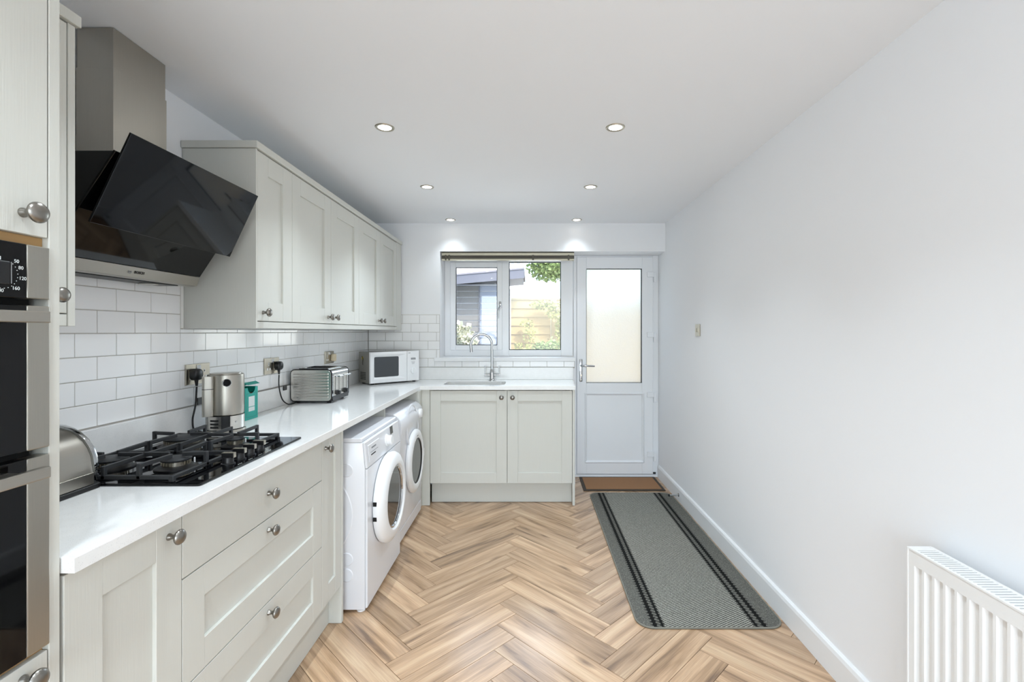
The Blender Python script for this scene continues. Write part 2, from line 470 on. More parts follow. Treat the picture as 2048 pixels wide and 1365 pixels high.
# herringbone planks
LP, WP = .625, .125
d1 = Vector((1, -1)).normalized(); d2 = Vector((1, 1)).normalized()
def clip(poly, a, b, c):                       # keep a*x + b*y <= c
    out = []
    for i in range(len(poly)):
        p, q = poly[i], poly[(i + 1) % len(poly)]
        fp, fq = a * p[0] + b * p[1] - c, a * q[0] + b * q[1] - c
        if fp <= 0: out.append(p)
        if (fp < 0 < fq) or (fq < 0 < fp):
            t = fp / (fp - fq); out.append(Vector((p[0] + (q[0] - p[0]) * t, p[1] + (q[1] - p[1]) * t)))
    return out
plank_cache = {}
g_ = .0009
def plank(P, e1, e2, l, w):
    corners = [P + e1 * g_ + e2 * g_, P + e1 * (l - g_) + e2 * g_, P + e1 * (l - g_) + e2 * (w - g_), P + e1 * g_ + e2 * (w - g_)]
    poly = corners
    for a, b, c in ((1, 0, 1.208), (-1, 0, 1.452), (0, 1, 4.54), (0, -1, 2.6)):
        poly = clip(poly, a, b, c)
        if len(poly) < 3: return
    ctr = P + e1 * l / 2 + e2 * w / 2
    if poly == corners and (l, w) in plank_cache: me = plank_cache[(l, w)]
    else:
        loc = [((p - ctr).dot(e1), (p - ctr).dot(e2)) for p in poly]
        A = abs(sum(loc[i][0] * loc[(i + 1) % len(loc)][1] - loc[(i + 1) % len(loc)][0] * loc[i][1] for i in range(len(loc)))) / 2
        if A < .0006: return
        if e1.x * e2.y - e1.y * e2.x < 0: loc = [(p[0], -p[1]) for p in loc]
        me = mesh_of(MB().prism(loc, 'z', -.0033, 0), 'plank', bevel=.0006)
        if poly == corners: plank_cache[(l, w)] = me
    o = link('plank', me, 'plank', fl, (ctr.x, ctr.y, random.uniform(-.0002, .0)))
    o.rotation_euler = (0, 0, math.atan2(e1.y, e1.x))
for i in range(-3, 4):
    for k in range(-32, 20):
        P = Vector((-.155 + .88388 * i, 2.241 + WP * math.sqrt(2) * k))
        plank(P, d1, d2, LP, WP)
        Q = P - d2 * LP
        plank(Q, d2, d1, LP, WP)

# skirting boards
def skirt(name, axis, a0, a1, face, sgn):
    prof = [(0, 0), (.016, 0), (.016, .098), (.012, .112), (.005, .118), (0, .118)]
    pr = [(face + sgn * p[0], p[1] + .0005) for p in prof]
    mb = MB()
    if axis == 'y': mb.prism(pr, 'y', a0, a1)
    else: mb.prism(pr, 'x', a0, a1)
    return solid(name, mb, 'base', kind='structure')
skirt('baseboard_right', 'y', YF, YR - .03, XR, -1)
skirt('baseboard_left', 'y', YF, .27, XL, 1)

# ------------------------------------------------------------------ tiles (each tile a piece of its wall)
RH, TW = .0777, .1535
Z0 = 1.053
tile_cache = {}
def tile(parent, axis, a0, a1, z0, z1):
    if a1 - a0 < .008 or z1 - z0 < .008: return
    key = (axis, round(a1 - a0, 4), round(z1 - z0, 4))
    if key not in tile_cache:
        w, h = a1 - a0 - .0030, z1 - z0 - .0030
        mb = MB().box(-.0065, .0, -w / 2, w / 2, -h / 2, h / 2) if axis == 'y' else MB().box(-w / 2, w / 2, 0, .0065, -h / 2, h / 2)
        tile_cache[key] = mesh_of(mb, 'tile', bevel=.0011)
    c = (a0 + a1) / 2
    loc = (TX, c, (z0 + z1) / 2) if axis == 'y' else (c, TY, (z0 + z1) / 2)
    o = link('tile', tile_cache[key], 'tile', parent, loc)
    o.rotation_euler = (0, random.gauss(0, .0015), random.gauss(0, .0015)) if axis == 'y' else (random.gauss(0, .0015), 0, random.gauss(0, .0015))
YT0, YT1 = .912, TY - .003
for k in range(8):
    z0 = Z0 + RH * k; z1 = z0 + RH
    ph = 1.6046 if k % 2 == 0 else 1.5256
    a = ph - 6 * TW
    while a < YT1:
        zones = ((YT0, YT1, z1),) if z1 <= 1.381 else ((1.210, 1.986, 1.64), (YT0, 1.210, 1.381), (1.986, YT1, 1.381))
        for lo, hi, zmax in zones:
            b0, b1 = max(a, lo), min(a + TW, hi)
            if b1 > b0 and z0 < zmax - .008: tile(wl_, 'y', b0, b1, z0, min(z1, zmax))
        a += TW
for k in range(6):
    z0 = Z0 + RH * k; z1 = z0 + RH
    a = TX + .002 if k % 2 else TX + .002 - .076
    while a < .40:
        b0, b1 = max(a, TX + .002), min(a + .152, .398)
        if k > 0: b1 = min(b1, XREC - .002)
        if b1 > b0 and k == 0 and b1 > -.856:
            if b0 < -.856: tile(wb_, 'x', b0, -.8525, z0, z1); tile(wb_, 'x', -.8545, b1, z0, 1.1045)
            else: tile(wb_, 'x', b0, b1, z0, 1.1045)
        elif b1 > b0: tile(wb_, 'x', b0, b1, z0, z1)
        a += .152
link('grout', mesh_of(MB().box(XL + .0005, TX - .0022, YT0, YB - .001, Z0 - .01, 1.380).box(XL + .0005, TX - .0022, 1.211, 2.003, 1.380, 1.64), 'grout'), 'grout', wl_)
link('grout', mesh_of(MB().box(TX, XREC - .001, TY + .0022, YB - .0005, Z0 - .01, Z0 + 6 * RH + .001).box(XREC - .001, .399, TY + .0022, YB - .0005, Z0 - .01, 1.103), 'grout'), 'grout', wb_)
link('edge_bead', mesh_of(MB().box(XL + .001, TX + .001, 1.988, 2.0035, 1.384, 1.64), 'edge_bead', .001), 'caulk', wl_)
link('edge_bead', mesh_of(MB().box(TX + .01, XREC - .001, TY + .001, YB - .0005, Z0 + 6 * RH + .001, Z0 + 6 * RH + .006), 'edge_bead', .001), 'caulk', wb_)

# ------------------------------------------------------------------ window
s2 = YR
def wx(u): return (u - 1060) * s2 / FPX
def wz(v): return HC - (v - 663.6) * s2 / FPX
win = Thing('window_1', None, None, ((wx(887) + .408) / 2, YR, 1.137), kind='structure')
def frame_mb(x0, x1, z0, z1, l, r, b, t, y0, y1):
    m = MB()
    m.box(x0, x0 + l, y0, y1, z0, z1); m.box(x1 - r, x1, y0, y1, z0, z1)
    m.box(x0 + l, x1 - r, y0, y1, z0, z0 + b); m.box(x0 + l, x1 - r, y0, y1, z1 - t, z1)
    return m
wx0, wx1 = XREC + .001, .406
wz0, wz1 = 1.138, ZREC - .001
gx0, gx1, gz0, gz1 = wx(1018), wx(1122), wz(700.6), wz(524)
cx0, cx1, cz0, cz1 = wx(901), wx(1004.7), wz(700.6), wz(524.8)
fm = MB()
fm.box(wx0, cx0 + .004, YR, YR + .07, wz0, wz1); fm.box(cx1 - .004, gx0, YR, YR + .07, wz0, wz1); fm.box(gx1, wx1, YR, YR + .07, wz0, wz1)
fm.box(cx0, cx1, YR, YR + .07, wz0, cz0 + .004); fm.box(cx0, cx1, YR, YR + .07, cz1 - .004, wz1)
fm.box(gx0, gx1, YR, YR + .07, wz0, gz0); fm.box(gx0, gx1, YR, YR + .07, gz1, wz1)
win.part('window_frame', fm, 'upvc', bevel=.003)
bead = frame_mb(gx0 + .0005, gx1 - .0005, gz0 + .0005, gz1 - .0005, .006, .006, .006, .006, YR + .018, YR + .034)
win.part('gasket', bead, 'rubber')
win.part('pane', MB().box(gx0 + .006, gx1 - .006, YR + .024, YR + .028, gz0 + .006, gz1 - .006), 'glass')
px0, px1, pz0, pz1 = wx(911.8), wx(994.6), wz(691), wz(535.4)
cas = win.part('casement', frame_mb(cx0, cx1, cz0, cz1, px0 - cx0, cx1 - px1, pz0 - cz0, cz1 - pz1, YR - .016, YR + .05), 'upvc', bevel=.004)
win.part('gasket', frame_mb(px0 + .0004, px1 - .0004, pz0 + .0004, pz1 - .0004, .005, .005, .005, .005, YR + .0, YR + .016), 'rubber', parent=cas)
win.part('pane', MB().box(px0 + .005, px1 - .005, YR + .006, YR + .010, pz0 + .005, pz1 - .005), 'glass', parent=cas)
hx = wx(1000.5); hz = wz(612)
hm = MB().box(hx - .011, hx + .011, YR - .026, YR - .0165, hz - .022, hz + .04)
win.part('handle_plate', hm, 'chrome', parent=cas, bevel=.003, seg=2, smooth=40)
win.part('handle', MB().tube([(hx, YR - .026, hz), (hx, YR - .046, hz - .004), (hx - .012, YR - .05, hz - .03), (hx - .017, YR - .05, hz - .07), (hx - .016, YR - .05, hz - .12)], [.007, .008, .008, .007, .006], 10), 'chrome', parent=cas, smooth=60)
# sill board
win.part('sill', MB().prism([(-.853, YB - .034), (.404, YB - .034), (.404, YR + .02), (XREC + .001, YR + .02), (XREC + .001, YB - .0008), (-.853, YB - .0008)], 'z', 1.1055, 1.137), 'base', bevel=.003, seg=2)

# slatted blind drawn up under the lintel
bl = Thing('venetian_blind', 'taupe venetian blind drawn up in a thin stack above the kitchen window', 'blind', (-.2, 4.345, 2.012))
bl.part('headrail', MB().box(-.795, .397, 4.322, 4.372, 2.055, 2.080), 'blindc', bevel=.002)
for k in range(7):
    bl.part('slat', MB().box(-.795, .397, 4.3205, 4.371, 2.0285 + k * .0036, 2.0315 + k * .0036), 'blind')
bl.part('top_channel', MB().box(-.795, .397, 4.3205, 4.372, 2.0805, 2.0875), 'blind')
bl.part('bottom_rail', MB().box(-.795, .397, 4.326, 4.368, 2.013, 2.028), 'blindc', bevel=.002)
for xx in (-.765, -.735, .02, .34): bl.part('ladder_tape', MB().box(xx, xx + .014, 4.319, 4.3200, 2.012, 2.06), 'blind')

# ------------------------------------------------------------------ back door
dr = Thing('door_1', None, None, (.81, YR, 0), kind='structure')
fx0, fx1 = .410, XR - .0005
fm = MB().box(fx0, .440, YR, YR + .07, .012, 2.0885).box(1.158, fx1, YR, YR + .07, .012, 2.0885).box(.440, 1.158, YR, YR + .07, 2.072, 2.0885)
dr.part('door_frame', fm, 'upvc', bevel=.003)
dr.part('threshold', MB().box(fx0, fx1, YR - .022, YR + .07, .001, .022), 'upvc', bevel=.003)
lx0, lx1, lz0, lz1 = .441, 1.157, .03, 2.071
ax0, ax1, az0, az1 = wx(1172.3), wx(1283.5), wz(766.3), wz(537.8)
bx0, bx1, bz0, bz1 = wx(1169.6), wx(1287), wz(925), wz(786.6)
lf = MB()
y0, y1 = YR - .014, YR + .05
lf.box(lx0, ax0, y0, y1, lz0, lz1); lf.box(ax1, lx1, y0, y1, lz0, lz1)
lf.box(ax0, ax1, y0, y1, az1, lz1); lf.box(ax0, ax1, y0, y1, bz1, az0); lf.box(ax0, ax1, y0, y1, lz0, bz0)
leaf = dr.part('door_leaf', lf, 'upvc', bevel=.0025)
dr.part('gasket', frame_mb(ax0 + .0004, ax1 - .0004, az0 + .0004, az1 - .0004, .004, .006, .003, .006, YR, YR + .014), 'rubber', parent=leaf)
dr.part('frosted_pane', MB().box(ax0 + .005, ax1 - .005, YR + .006, YR + .011, az0 + .004, az1 - .005), 'frost', parent=leaf)
# raised-and-fielded lower panel
def L4(x0, x1, z0, z1, y): return [(x0, y, z0), (x1, y, z0), (x1, y, z1), (x0, y, z1)]
pm = MB().loft([L4(bx0 - .004, bx1 + .004, bz0 - .004, bz1 + .004, y0 - .001), L4(bx0 + .004, bx1 - .004, bz0 + .004, bz1 - .004, y0 - .009),
                L4(bx0 + .020, bx1 - .020, bz0 + .020, bz1 - .020, y0 + .008), L4(bx0 + .026, bx1 - .026, bz0 + .026, bz1 - .026, y0 + .008)], cap0=False)
dr.part('lower_panel', pm, 'upvc', parent=leaf)
hx, hz = wx(1161.5), wz(741)
dr.part('handle_plate', MB().box(hx - .015, hx + .015, y0 - .011, y0 - .0005, hz - .105, hz + .105), 'chrome', parent=leaf, bevel=.004, seg=2, smooth=40)
dr.part('door_lever', MB().tube([(hx, y0 - .011, hz + .045), (hx, y0 - .05, hz + .045), (hx + .012, y0 - .058, hz + .045), (hx + .06, y0 - .058, hz + .046), (hx + .122, y0 - .056, hz + .043)], [.010, .010, .010, .009, .008], 10), 'chrome', parent=leaf, smooth=60)
dr.part('lock_cylinder', MB().lathe([(.009, 0), (.009, .006)], (hx, y0 - .011, hz - .045), (0, -1, 0), 14), 'nickel', parent=leaf)
dr.part('lock_escutcheon', MB().lathe([(.005, 0), (.005, .003)], (hx, y0 - .011, hz - .088), (0, -1, 0), 10), 'nickel', parent=leaf)
for v in (555, 675, 794.5, 913):
    z = wz(v)
    hm = MB().box(wx(1293), wx(1306.5), y0 - .014, y0 - .0005, z + .0, z + .048).box(wx(1306.8), wx(1312.5), YR - .014, YR - .0005, z - .048, z + .044)
    dr.part('hinge', hm, 'upvc', bevel=.003)
dr.part('corner_cap', MB().box(wx(1306), wx(1311), YR - .012, YR - .0005, .028, .044), 'rubber')

# ------------------------------------------------------------------ downlights
rows = [(2.277, 'nearest the camera'), (3.215, 'in the middle row'), (4.16, 'nearest the back wall'),
        (1.335, 'OUTabove the hob row'), (.39, 'OUTabove the oven housing'), (-.55, 'OUTbehind the camera')]
for sx, side in ((-.689, 'on the cabinet side'), (.405, 'on the plain wall side')):
    for y, where in rows:
        t = Thing('downlight', (f'recessed round steel downlight {where} {side} of the ceiling' if 'OUT' not in where else f'unseen recessed downlight {where[3:]} {side}'), 'downlight', (sx, y, ZC), group='recessed ceiling downlights')
        t.part('bezel', MB().lathe([(.030, -.0005), (.034, -.004), (.043, -.0045), (.0455, -.0005)], (0, 0, 0), (0, 0, 1), 32, cap=False), 'nickel', w=0, smooth=50)
        t.part('lens', MB().lathe([(.001, -.003), (.031, -.0025), (.031, -.0008)], (0, 0, 0), (0, 0, 1), 24), 'lens', w=0)
        lamp('bulb', 'SPOT', (0, 0, -.012), 5.5 if y > 4 else 25.0, color=(.83, .93, 1), parent=t.o, spot_size=math.radians(104), spot_blend=1.0, shadow_soft_size=.03)
# ------------------------------------------------------------------ cabinet fronts
def fr_left(xf):
    def f(s0, s1, z0, z1, d0, d1): return MB().box(xf + d0, xf + d1, s0, s1, z0, z1)
    f.pt = lambda s, z, d: (xf + d, s, z); f.ax = (1, 0, 0); return f
def fr_sink(yf):
    def f(s0, s1, z0, z1, d0, d1): return MB().box(s0, s1, yf - d0, yf - d1, z0, z1)
    f.pt = lambda s, z, d: (s, yf - d, z); f.ax = (0, -1, 0); return f
KNOB = [(.0085, -.0003), (.0085, .003), (.006, .007), (.0055, .014), (.009, .018), (.0155, .022), (.0185, .026), (.0185, .029), (.015, .0335), (.008, .036), (.001, .0368)]
def knob(t, F, s, z, parent, d=0., sc_=1.0):
    return t.part('knob', MB().lathe([(r * sc_, h * sc_) for r, h in KNOB], F.pt(s, z, d), F.ax, 20), 'pewter', parent=parent, smooth=50, label='round pewter knob')
def shaker(t, F, s0, s1, z0, z1, kn=None, fw=.083, rw=None, name='door', slab=False, th=.021):
    """door or drawer front: recessed field (the door itself), two stiles, two rails, a knob. Outer face at d = 0."""
    g = .0015; s0 += g; s1 -= g; z0 += g; z1 -= g
    rw = rw or fw
    if slab:
        d = t.part(name, F(s0, s1, z0, z1, -th, 0), 'cab', bevel=.0012)
    else:
        d = t.part(name, F(s0 + fw - .004, s1 - fw + .004, z0 + rw - .004, z1 - rw + .004, -th + .002, -.0095), 'cab')
        for a, b in ((s0, s0 + fw), (s1 - fw, s1)): t.part('stile', F(a, b, z0, z1, -th, 0), 'cab', parent=d, bevel=.0010)
        for a, b in ((z0, z0 + rw), (z1 - rw, z1)): t.part('rail', F(s0 + fw + .0002, s1 - fw - .0002, a, b, -th, -.0003), 'cab', parent=d, bevel=.0010)
    if kn: knob(t, F, kn[0], kn[1], d)
    return d

FL_ = fr_left(XF)
BX = TX + .012                                  # back of the base carcasses
def carcass(t, y0, y1, x0, x1, z0, z1, m='carc'):
    mb = MB().box(x0, x1, y0, y0 + .018, z0, z1).box(x0, x1, y1 - .018, y1, z0, z1).box(x0, x1, y0 + .018, y1 - .018, z0, z0 + .018).box(x0, x0 + .012, y0 + .018, y1 - .018, z0 + .018, z1)
    return t.part('carcass', mb, m)

# base units of the left run
t = Thing('base_cabinet', 'pale grey shaker base cabinet beside the oven housing, with one knob at its top corner', 'cabinet', (-1.15, 1.067, 0), group='base units along the left wall')
carcass(t, .912, 1.222, BX, XF - .024, .172, ZB - .004)
shaker(t, FL_, .911, 1.2225, .178, .906, (1.177, .866))
t = Thing('drawer_unit', 'wide pale grey three-drawer unit under the gas hob', 'drawers', (-1.15, 1.634, 0), group='base units along the left wall')
carcass(t, 1.223, 2.0445, BX, XF - .024, .172, .72)
shaker(t, FL_, 1.2225, 2.045, .7365, .906, (1.625, .822), name='drawer', slab=True)
shaker(t, FL_, 1.2225, 2.045, .453, .7365, (1.625, .698), name='drawer')
shaker(t, FL_, 1.2225, 2.045, .178, .453, (1.625, .418), name='drawer')
t = Thing('base_cabinet', 'narrow pale grey pull-out cabinet next to the washing machine', 'cabinet', (-1.15, 2.16, 0), group='base units along the left wall')
carcass(t, 2.0455, 2.2495, BX, XF - .024, .172, ZB - .004)
shaker(t, FL_, 2.045, 2.250, .178, .906, (2.078, .864), fw=.064, rw=.08)
t.part('end_panel', MB().box(BX, XF + .002, 2.2505, 2.2725, .001, ZB - .002), 'cab', bevel=.001)
solid('kickboard', MB().box(-.960, -.944, .912, 2.2495, .002, .170), 'cab', 'grey kickboard strip at floor level under the drawer unit', 'kickboard', bevel=.001)

# end support between the two machines
solid('support_panel', MB().box(-1.40, -.905, 2.985, 3.003, .001, ZB - .002), 'cab', 'grey upright panel between the washing machine and the tumble dryer', 'panel', bevel=.001)

# sink run
FS = fr_sink(YS)
def carc_s(t, x0, x1):
    y0, y1 = YS + .024, YB - .03
    mb = MB().box(x0, x0 + .018, y0, y1, .172, ZB - .004).box(x1 - .018, x1, y0, y1, .172, ZB - .004).box(x0 + .018, x1 - .018, y0, y1, .172, .19).box(x0 + .018, x1 - .018, y1 - .01, y1, .19, ZB - .004)
    t.part('carcass', mb, 'carc')
t = Thing('base_cabinet', 'wider shaker cupboard directly under the sink, knob at its right corner', 'cabinet', (-.483, 4.02, 0), group='base units under the window')
carc_s(t, -.786, -.1805)
shaker(t, FS, -.787, -.180, .174, .906, (-.2235, .853), fw=.082)
t = Thing('base_cabinet', 'shaker cupboard at the end of the sink run beside the back door', 'cabinet', (.077, 4.02, 0), group='base units under the window')
carc_s(t, -.1795, .333)
shaker(t, FS, -.180, .333, .174, .906, (-.137, .853), fw=.082)
t.part('end_panel', MB().box(.3345, .353, YS - .002, YB - .012, .001, ZB - .002), 'cab', bevel=.001)
solid('kickboard', MB().box(-.788, .3335, 3.852, 3.868, .002, .169), 'cab', 'grey kickboard strip under the sink cupboards', 'kickboard', bevel=.001)
t = Thing('corner_post', 'grey filler post in the corner between the tumble dryer and the sink cupboard', 'filler post', (-.83, 3.79, 0))
t.part('front_strip', MB().box(-.850, -.7885, YS - .001, YS + .018, .001, ZB - .002), 'cab', bevel=.001)
t.part('return_strip', MB().box(-1.40, -.8505, 3.694, 3.712, .001, ZB - .002).box(-.869, -.8505, 3.7125, YS + .018, .001, ZB - .002), 'cab', bevel=.001)

# wall cabinets
FU = fr_left(XU)
def carc_u(t, y0, y1, x1=XU - .023):
    t.part('carcass', MB().box(XL + .002, x1, y0, y1, 1.412, 2.136), 'cab')
t = Thing('wall_cabinet', 'narrow wall cabinet between the oven housing and the cooker hood', 'cabinet', (-1.3, 1.06, 1.384), group='wall cabinets')
carc_u(t, .908, 1.188)
shaker(t, FU, .908, 1.188, 1.414, 2.134, (1.148, 1.458))
t.part('end_panel', MB().box(XL + .002, XU + .001, 1.1885, 1.208, 1.383, 2.1365), 'cab', bevel=.001)
t.part('bottom_rail', MB().box(XU - .02, XU - .001, .908, 1.188, 1.384, 1.4125), 'cab', bevel=.001)
t.part('cornice', MB().box(XL + .002, XU + .010, .908, 1.216, 2.1375, 2.166), 'cab', bevel=.0015)
t = Thing('wall_cabinet', 'single-door wall cabinet right of the cooker hood', 'cabinet', (-1.3, 2.16, 1.384), group='wall cabinets')
t.part('end_panel', MB().box(XL + .002, XU + .001, 2.0045, 2.0155, 1.383, 2.1365), 'cab', bevel=.001)
carc_u(t, 2.016, 2.3105)
shaker(t, FU, 2.016, 2.311, 1.414, 2.134, (2.058, 1.452))
t = Thing('wall_cabinet', 'middle double-door wall cabinet above the toaster', 'cabinet', (-1.3, 2.76, 1.384), group='wall cabinets')
carc_u(t, 2.3115, 3.2135)
shaker(t, FU, 2.311, 2.7625, 1.414, 2.134, (2.7205, 1.452)); shaker(t, FU, 2.7625, 3.214, 1.414, 2.134, (2.8045, 1.452))
t = Thing('wall_cabinet', 'double-door wall cabinet at the window end above the microwave', 'cabinet', (-1.3, 3.67, 1.384), group='wall cabinets')
carc_u(t, 3.2145, 4.1175)
shaker(t, FU, 3.214, 3.666, 1.414, 2.134, (3.624, 1.452)); shaker(t, FU, 3.666, 4.118, 1.414, 2.134, (3.708, 1.452))
t.part('end_filler', MB().box(XL + .002, XU + .001, 4.1185, 4.262, 1.383, 2.1365), 'cab', bevel=.001)
solid('cornice', MB().box(XL + .002, XU + .010, 1.996, 4.268, 2.1375, 2.167), 'cab', 'flat grey cornice board along the top of the long row of wall cabinets', 'cornice', bevel=.0015)
solid('light_pelmet', MB().box(XU - .02, XU - .0005, 2.0165, 4.1175, 1.384, 1.4115), 'cab', 'grey pelmet strip along the bottom of the long row of wall cabinets', 'pelmet', bevel=.001)

# ------------------------------------------------------------------ tall oven housing
t = Thing('oven_housing', 'tall pale grey oven housing at the left edge of the picture', 'cabinet', (-1.16, .60, 0))
Y0, Y1 = .285, .905
t.part('side_panel', MB().box(XL + .002, XF, Y1 - .021, Y1, .001, 2.30), 'cab', bevel=.0012)
t.part('side_panel', MB().box(XL + .002, XF, Y0, Y0 + .021, .001, 2.30), 'cab', bevel=.0012)
t.part('shelf', MB().box(XL + .01, XF - .012, Y0 + .0215, Y1 - .0215, 1.5255, 1.541), 'oak')
t.part('shelf', MB().box(XL + .01, XF - .012, Y0 + .0215, Y1 - .0215, .775, .7915), 'oak')
t.part('back_panel', MB().box(XL + .004, XL + .009, Y0 + .0215, Y1 - .0215, .15, 2.29), 'oak')
t.part('top_panel', MB().box(XL + .01, XF - .012, Y0 + .0215, Y1 - .0215, 2.27, 2.29), 'carc')
shaker(t, FL_, Y0 + .021, Y1 - .022, 1.540, 2.298, (Y1 - .067, 1.578))
shaker(t, FL_, Y0 + .021, Y1 - .022, .170, .787, (Y1 - .067, .761))
t.part('plinth', MB().box(-.96, -.944, Y0 + .0215, Y1 - .0215, .002, .168), 'cab')

t = Thing('double_oven', 'built-in double oven of black glass and brushed steel in the tall housing', 'oven', (-1.15, .595, .793))
ya, yb = .315, .880
OX = XF + .006
t.part('oven_body', MB().box(-1.42, XF - .022, ya + .01, yb - .01, .7935, 1.523), 'dark')
def oven_front(nm, z0, z1, handle=True):
    p = t.part(nm, MB().box(XF - .020, OX - .001, ya + .039, yb - .040, z0, z1), 'bglass', bevel=.001)
    for a, b in ((ya, ya + .0388), (yb - .0398, yb)): t.part('steel_strip', MB().box(XF - .020, OX, a, b, z0, z1), 'steelv', parent=p, bevel=.002, seg=2)
    if handle:
        hz_ = z1 - .021
        t.part('handle', MB().box(OX + .030, OX + .043, ya + .045, yb - .040, hz_ - .010, hz_ + .010), 'steel', parent=p, bevel=.002, seg=2)
        for yy in (ya + .075, yb - .085): t.part('handle_mount', MB().box(OX - .001, OX + .031, yy, yy + .014, hz_ - .006, hz_ + .006), 'steel', parent=p)
    return p
cp = oven_front('control_panel', 1.428, 1.523, False)
oven_front('upper_door', 1.160, 1.416)
oven_front('lower_door', .798, 1.146)
# dial ring on the control panel
dy, dz = .801, 1.467
Rr, Uu = (0, 1, 0), (0, 0, 1)
t.part('dial', MB().lathe([(.0175, 0), (.0170, .008), (.015, .009)], (OX - .001, .790, dz), (1, 0, 0), 28), 'black', parent=cp, smooth=40)
t.part('dial_grip', MB().box(OX + .0075, OX + .0160, .778, .7985, 1.449, 1.4865), 'black', parent=cp, bevel=.001)
t.part('dial_trim', MB().box(OX + .0080, OX + .0163, .7987, .8003, 1.4500, 1.4860), 'chrome', parent=cp)
for txt, y, z in (('50', .8235, 1.4905), ('80', .8305, 1.480), ('120', .8335, 1.462), ('160', .8225, 1.4440), ('200', .797, 1.4385), ('1', .7985, 1.4925)):
    t.part('numeral', text_mb(txt, .0085, (OX - .0008, y, z), Rr, Uu, .0002), 'whiteprint', parent=cp)
dots = MB()
for k in range(12):
    a = math.radians(48 - k * 14.5)
    y, z = dy + .0245 * math.cos(a), dz + .0245 * math.sin(a)
    dots.box(OX - .0012, OX - .0006, y - .0006, y + .0006, z - .0006, z + .0006)
t.part('scale_dots', dots, 'whiteprint', parent=cp, kind='stuff')

# ------------------------------------------------------------------ worktop, upstands, sink, tap
SX0, SX1, SY0, SY1 = -.705, -.205, 3.862, 4.135
def worktop_mesh():
    bm = bmesh.new()
    outer = [(TX + .004, .9085), (XW, .9085), (XW, YW), (.356, YW), (.384, TY - .004), (TX + .004, TY - .004)]
    holes = [rrect(SX0, SX1, SY0, SY1, .055, 6)]
    E = []; 
    for lp in [outer] + holes:
        vs_ = [bm.verts.new((x, y, ZT)) for x, y in lp]
        for i in range(len(vs_)): E.append(bm.edges.new((vs_[i], vs_[(i + 1) % len(vs_)])))
    r = bmesh.ops.triangle_fill(bm, edges=E, use_beauty=True, use_dissolve=False)
    r = bmesh.ops.extrude_face_region(bm, geom=list(bm.faces))
    bmesh.ops.translate(bm, verts=[g for g in r['geom'] if isinstance(g, bmesh.types.BMVert)], vec=(0, 0, ZB - ZT))
    bmesh.ops.recalc_face_normals(bm, faces=bm.faces)
    bm.normal_update()
    ed = [e for e in bm.edges if len(e.link_faces) == 2 and e.calc_face_angle(0) > 1. and all(abs(v.co.z - ZT) < 1e-5 for v in e.verts)]
    bmesh.ops.bevel(bm, geom=ed, offset=.002, segments=2, affect='EDGES', profile=.5)
    me = bpy.data.meshes.new('worktop'); bm.to_mesh(me); bm.free()
    return me
wt = Thing('worktop', 'white speckled quartz worktop turning the corner from hob to sink', 'worktop', (-1.1, 3.0, ZB))
me = worktop_mesh(); me.transform(wt.inv)
link('slab', me, 'quartz', wt.o)
wt.part('upstand', MB().box(TX + .004, TX + .018, .9085, TY - .0035, ZT + .0005, 1.0505), 'quartz', bevel=.0015)
wt.part('upstand', MB().box(TX + .0185, .384, TY - .018, TY - .0035, ZT + .0005, 1.0505), 'quartz', bevel=.0015)

t = Thing('sink', 'undermounted stainless steel sink bowl below the window', 'sink', (-.455, 4.0, .75))
def ring(x0, x1, y0, y1, r, z): return [(x, y, z) for x, y in rrect(x0, x1, y0, y1, r, 6)]
e_ = .004
bowl = MB().loft([ring(SX0 - .02, SX1 + .02, SY0 - .02, SY1 + .02, .07, ZB - .0015), ring(SX0 - e_, SX1 + e_, SY0 - e_, SY1 + e_, .058, ZB - .0015), ring(SX0 - e_ + .003, SX1 + e_ - .003, SY0 - e_ + .003, SY1 + e_ - .003, .056, ZB - .008),
                  ring(SX0 + .008, SX1 - .008, SY0 + .008, SY1 - .008, .05, .775), ring(SX0 + .03, SX1 - .03, SY0 + .03, SY1 - .03, .045, .752),
                  ring(SX0 + .06, SX1 - .06, SY0 + .06, SY1 - .06, .04, .750)], cap0=False)
t.part('bowl', bowl, 'steel', smooth=40)
t.part('drain', MB().lathe([(.045, 0), (.043, .003), (.03, .002), (.028, -.001), (.001, -.001)], (-.455, 4.0, .7505), (0, 0, 1), 24), 'chrome', smooth=40)

tx, ty = -.333, 4.205
t = Thing('kitchen_tap', 'tall chrome swan-neck mixer tap behind the sink', 'tap', (tx, ty, ZT))
t.part('base_collar', MB().lathe([(.027, .0005), (.027, .006), (.023, .010), (.021, .02), (.021, .062), (.017, .082), (.0125, .10)], (tx, ty, ZT), (0, 0, 1), 24), 'chrome', smooth=40)
R_ = .092
arc_ = [(tx, ty, ZT + .09), (tx, ty, ZT + .2), (tx, ty, 1.255)]
for k in range(1, 15):
    a = PI * k / 14 * 1.06
    arc_.append((tx - (R_ - R_ * math.cos(a)) * .995, ty - (R_ - R_ * math.cos(a)) * .12, 1.255 + R_ * math.sin(a)))
dirv = Vector(arc_[-1]) - Vector(arc_[-2]); dirv.normalize()
arc_.append(tuple(Vector(arc_[-1]) + dirv * .035))
t.part('spout', MB().tube(arc_, .0118, 14), 'chrome', smooth=50)
t.part('nozzle', MB().tube([arc_[-1], tuple(Vector(arc_[-1]) + dirv * .012)], .0128, 14), 'chrome', smooth=50)
for s in (-1, 1):
    v = t.part('valve', MB().lathe([(.011, .015), (.011, .040), (.0085, .042), (.0085, .068), (.001, .069)], (tx, ty, ZT + .047), (s, 0, 0), 16), 'chrome', smooth=40)
    t.part('lever', MB().tube([(tx + s * .061, ty, ZT + .05), (tx + s * .061, ty, ZT + .13)], .0045, 10), 'chrome', parent=v, smooth=60)
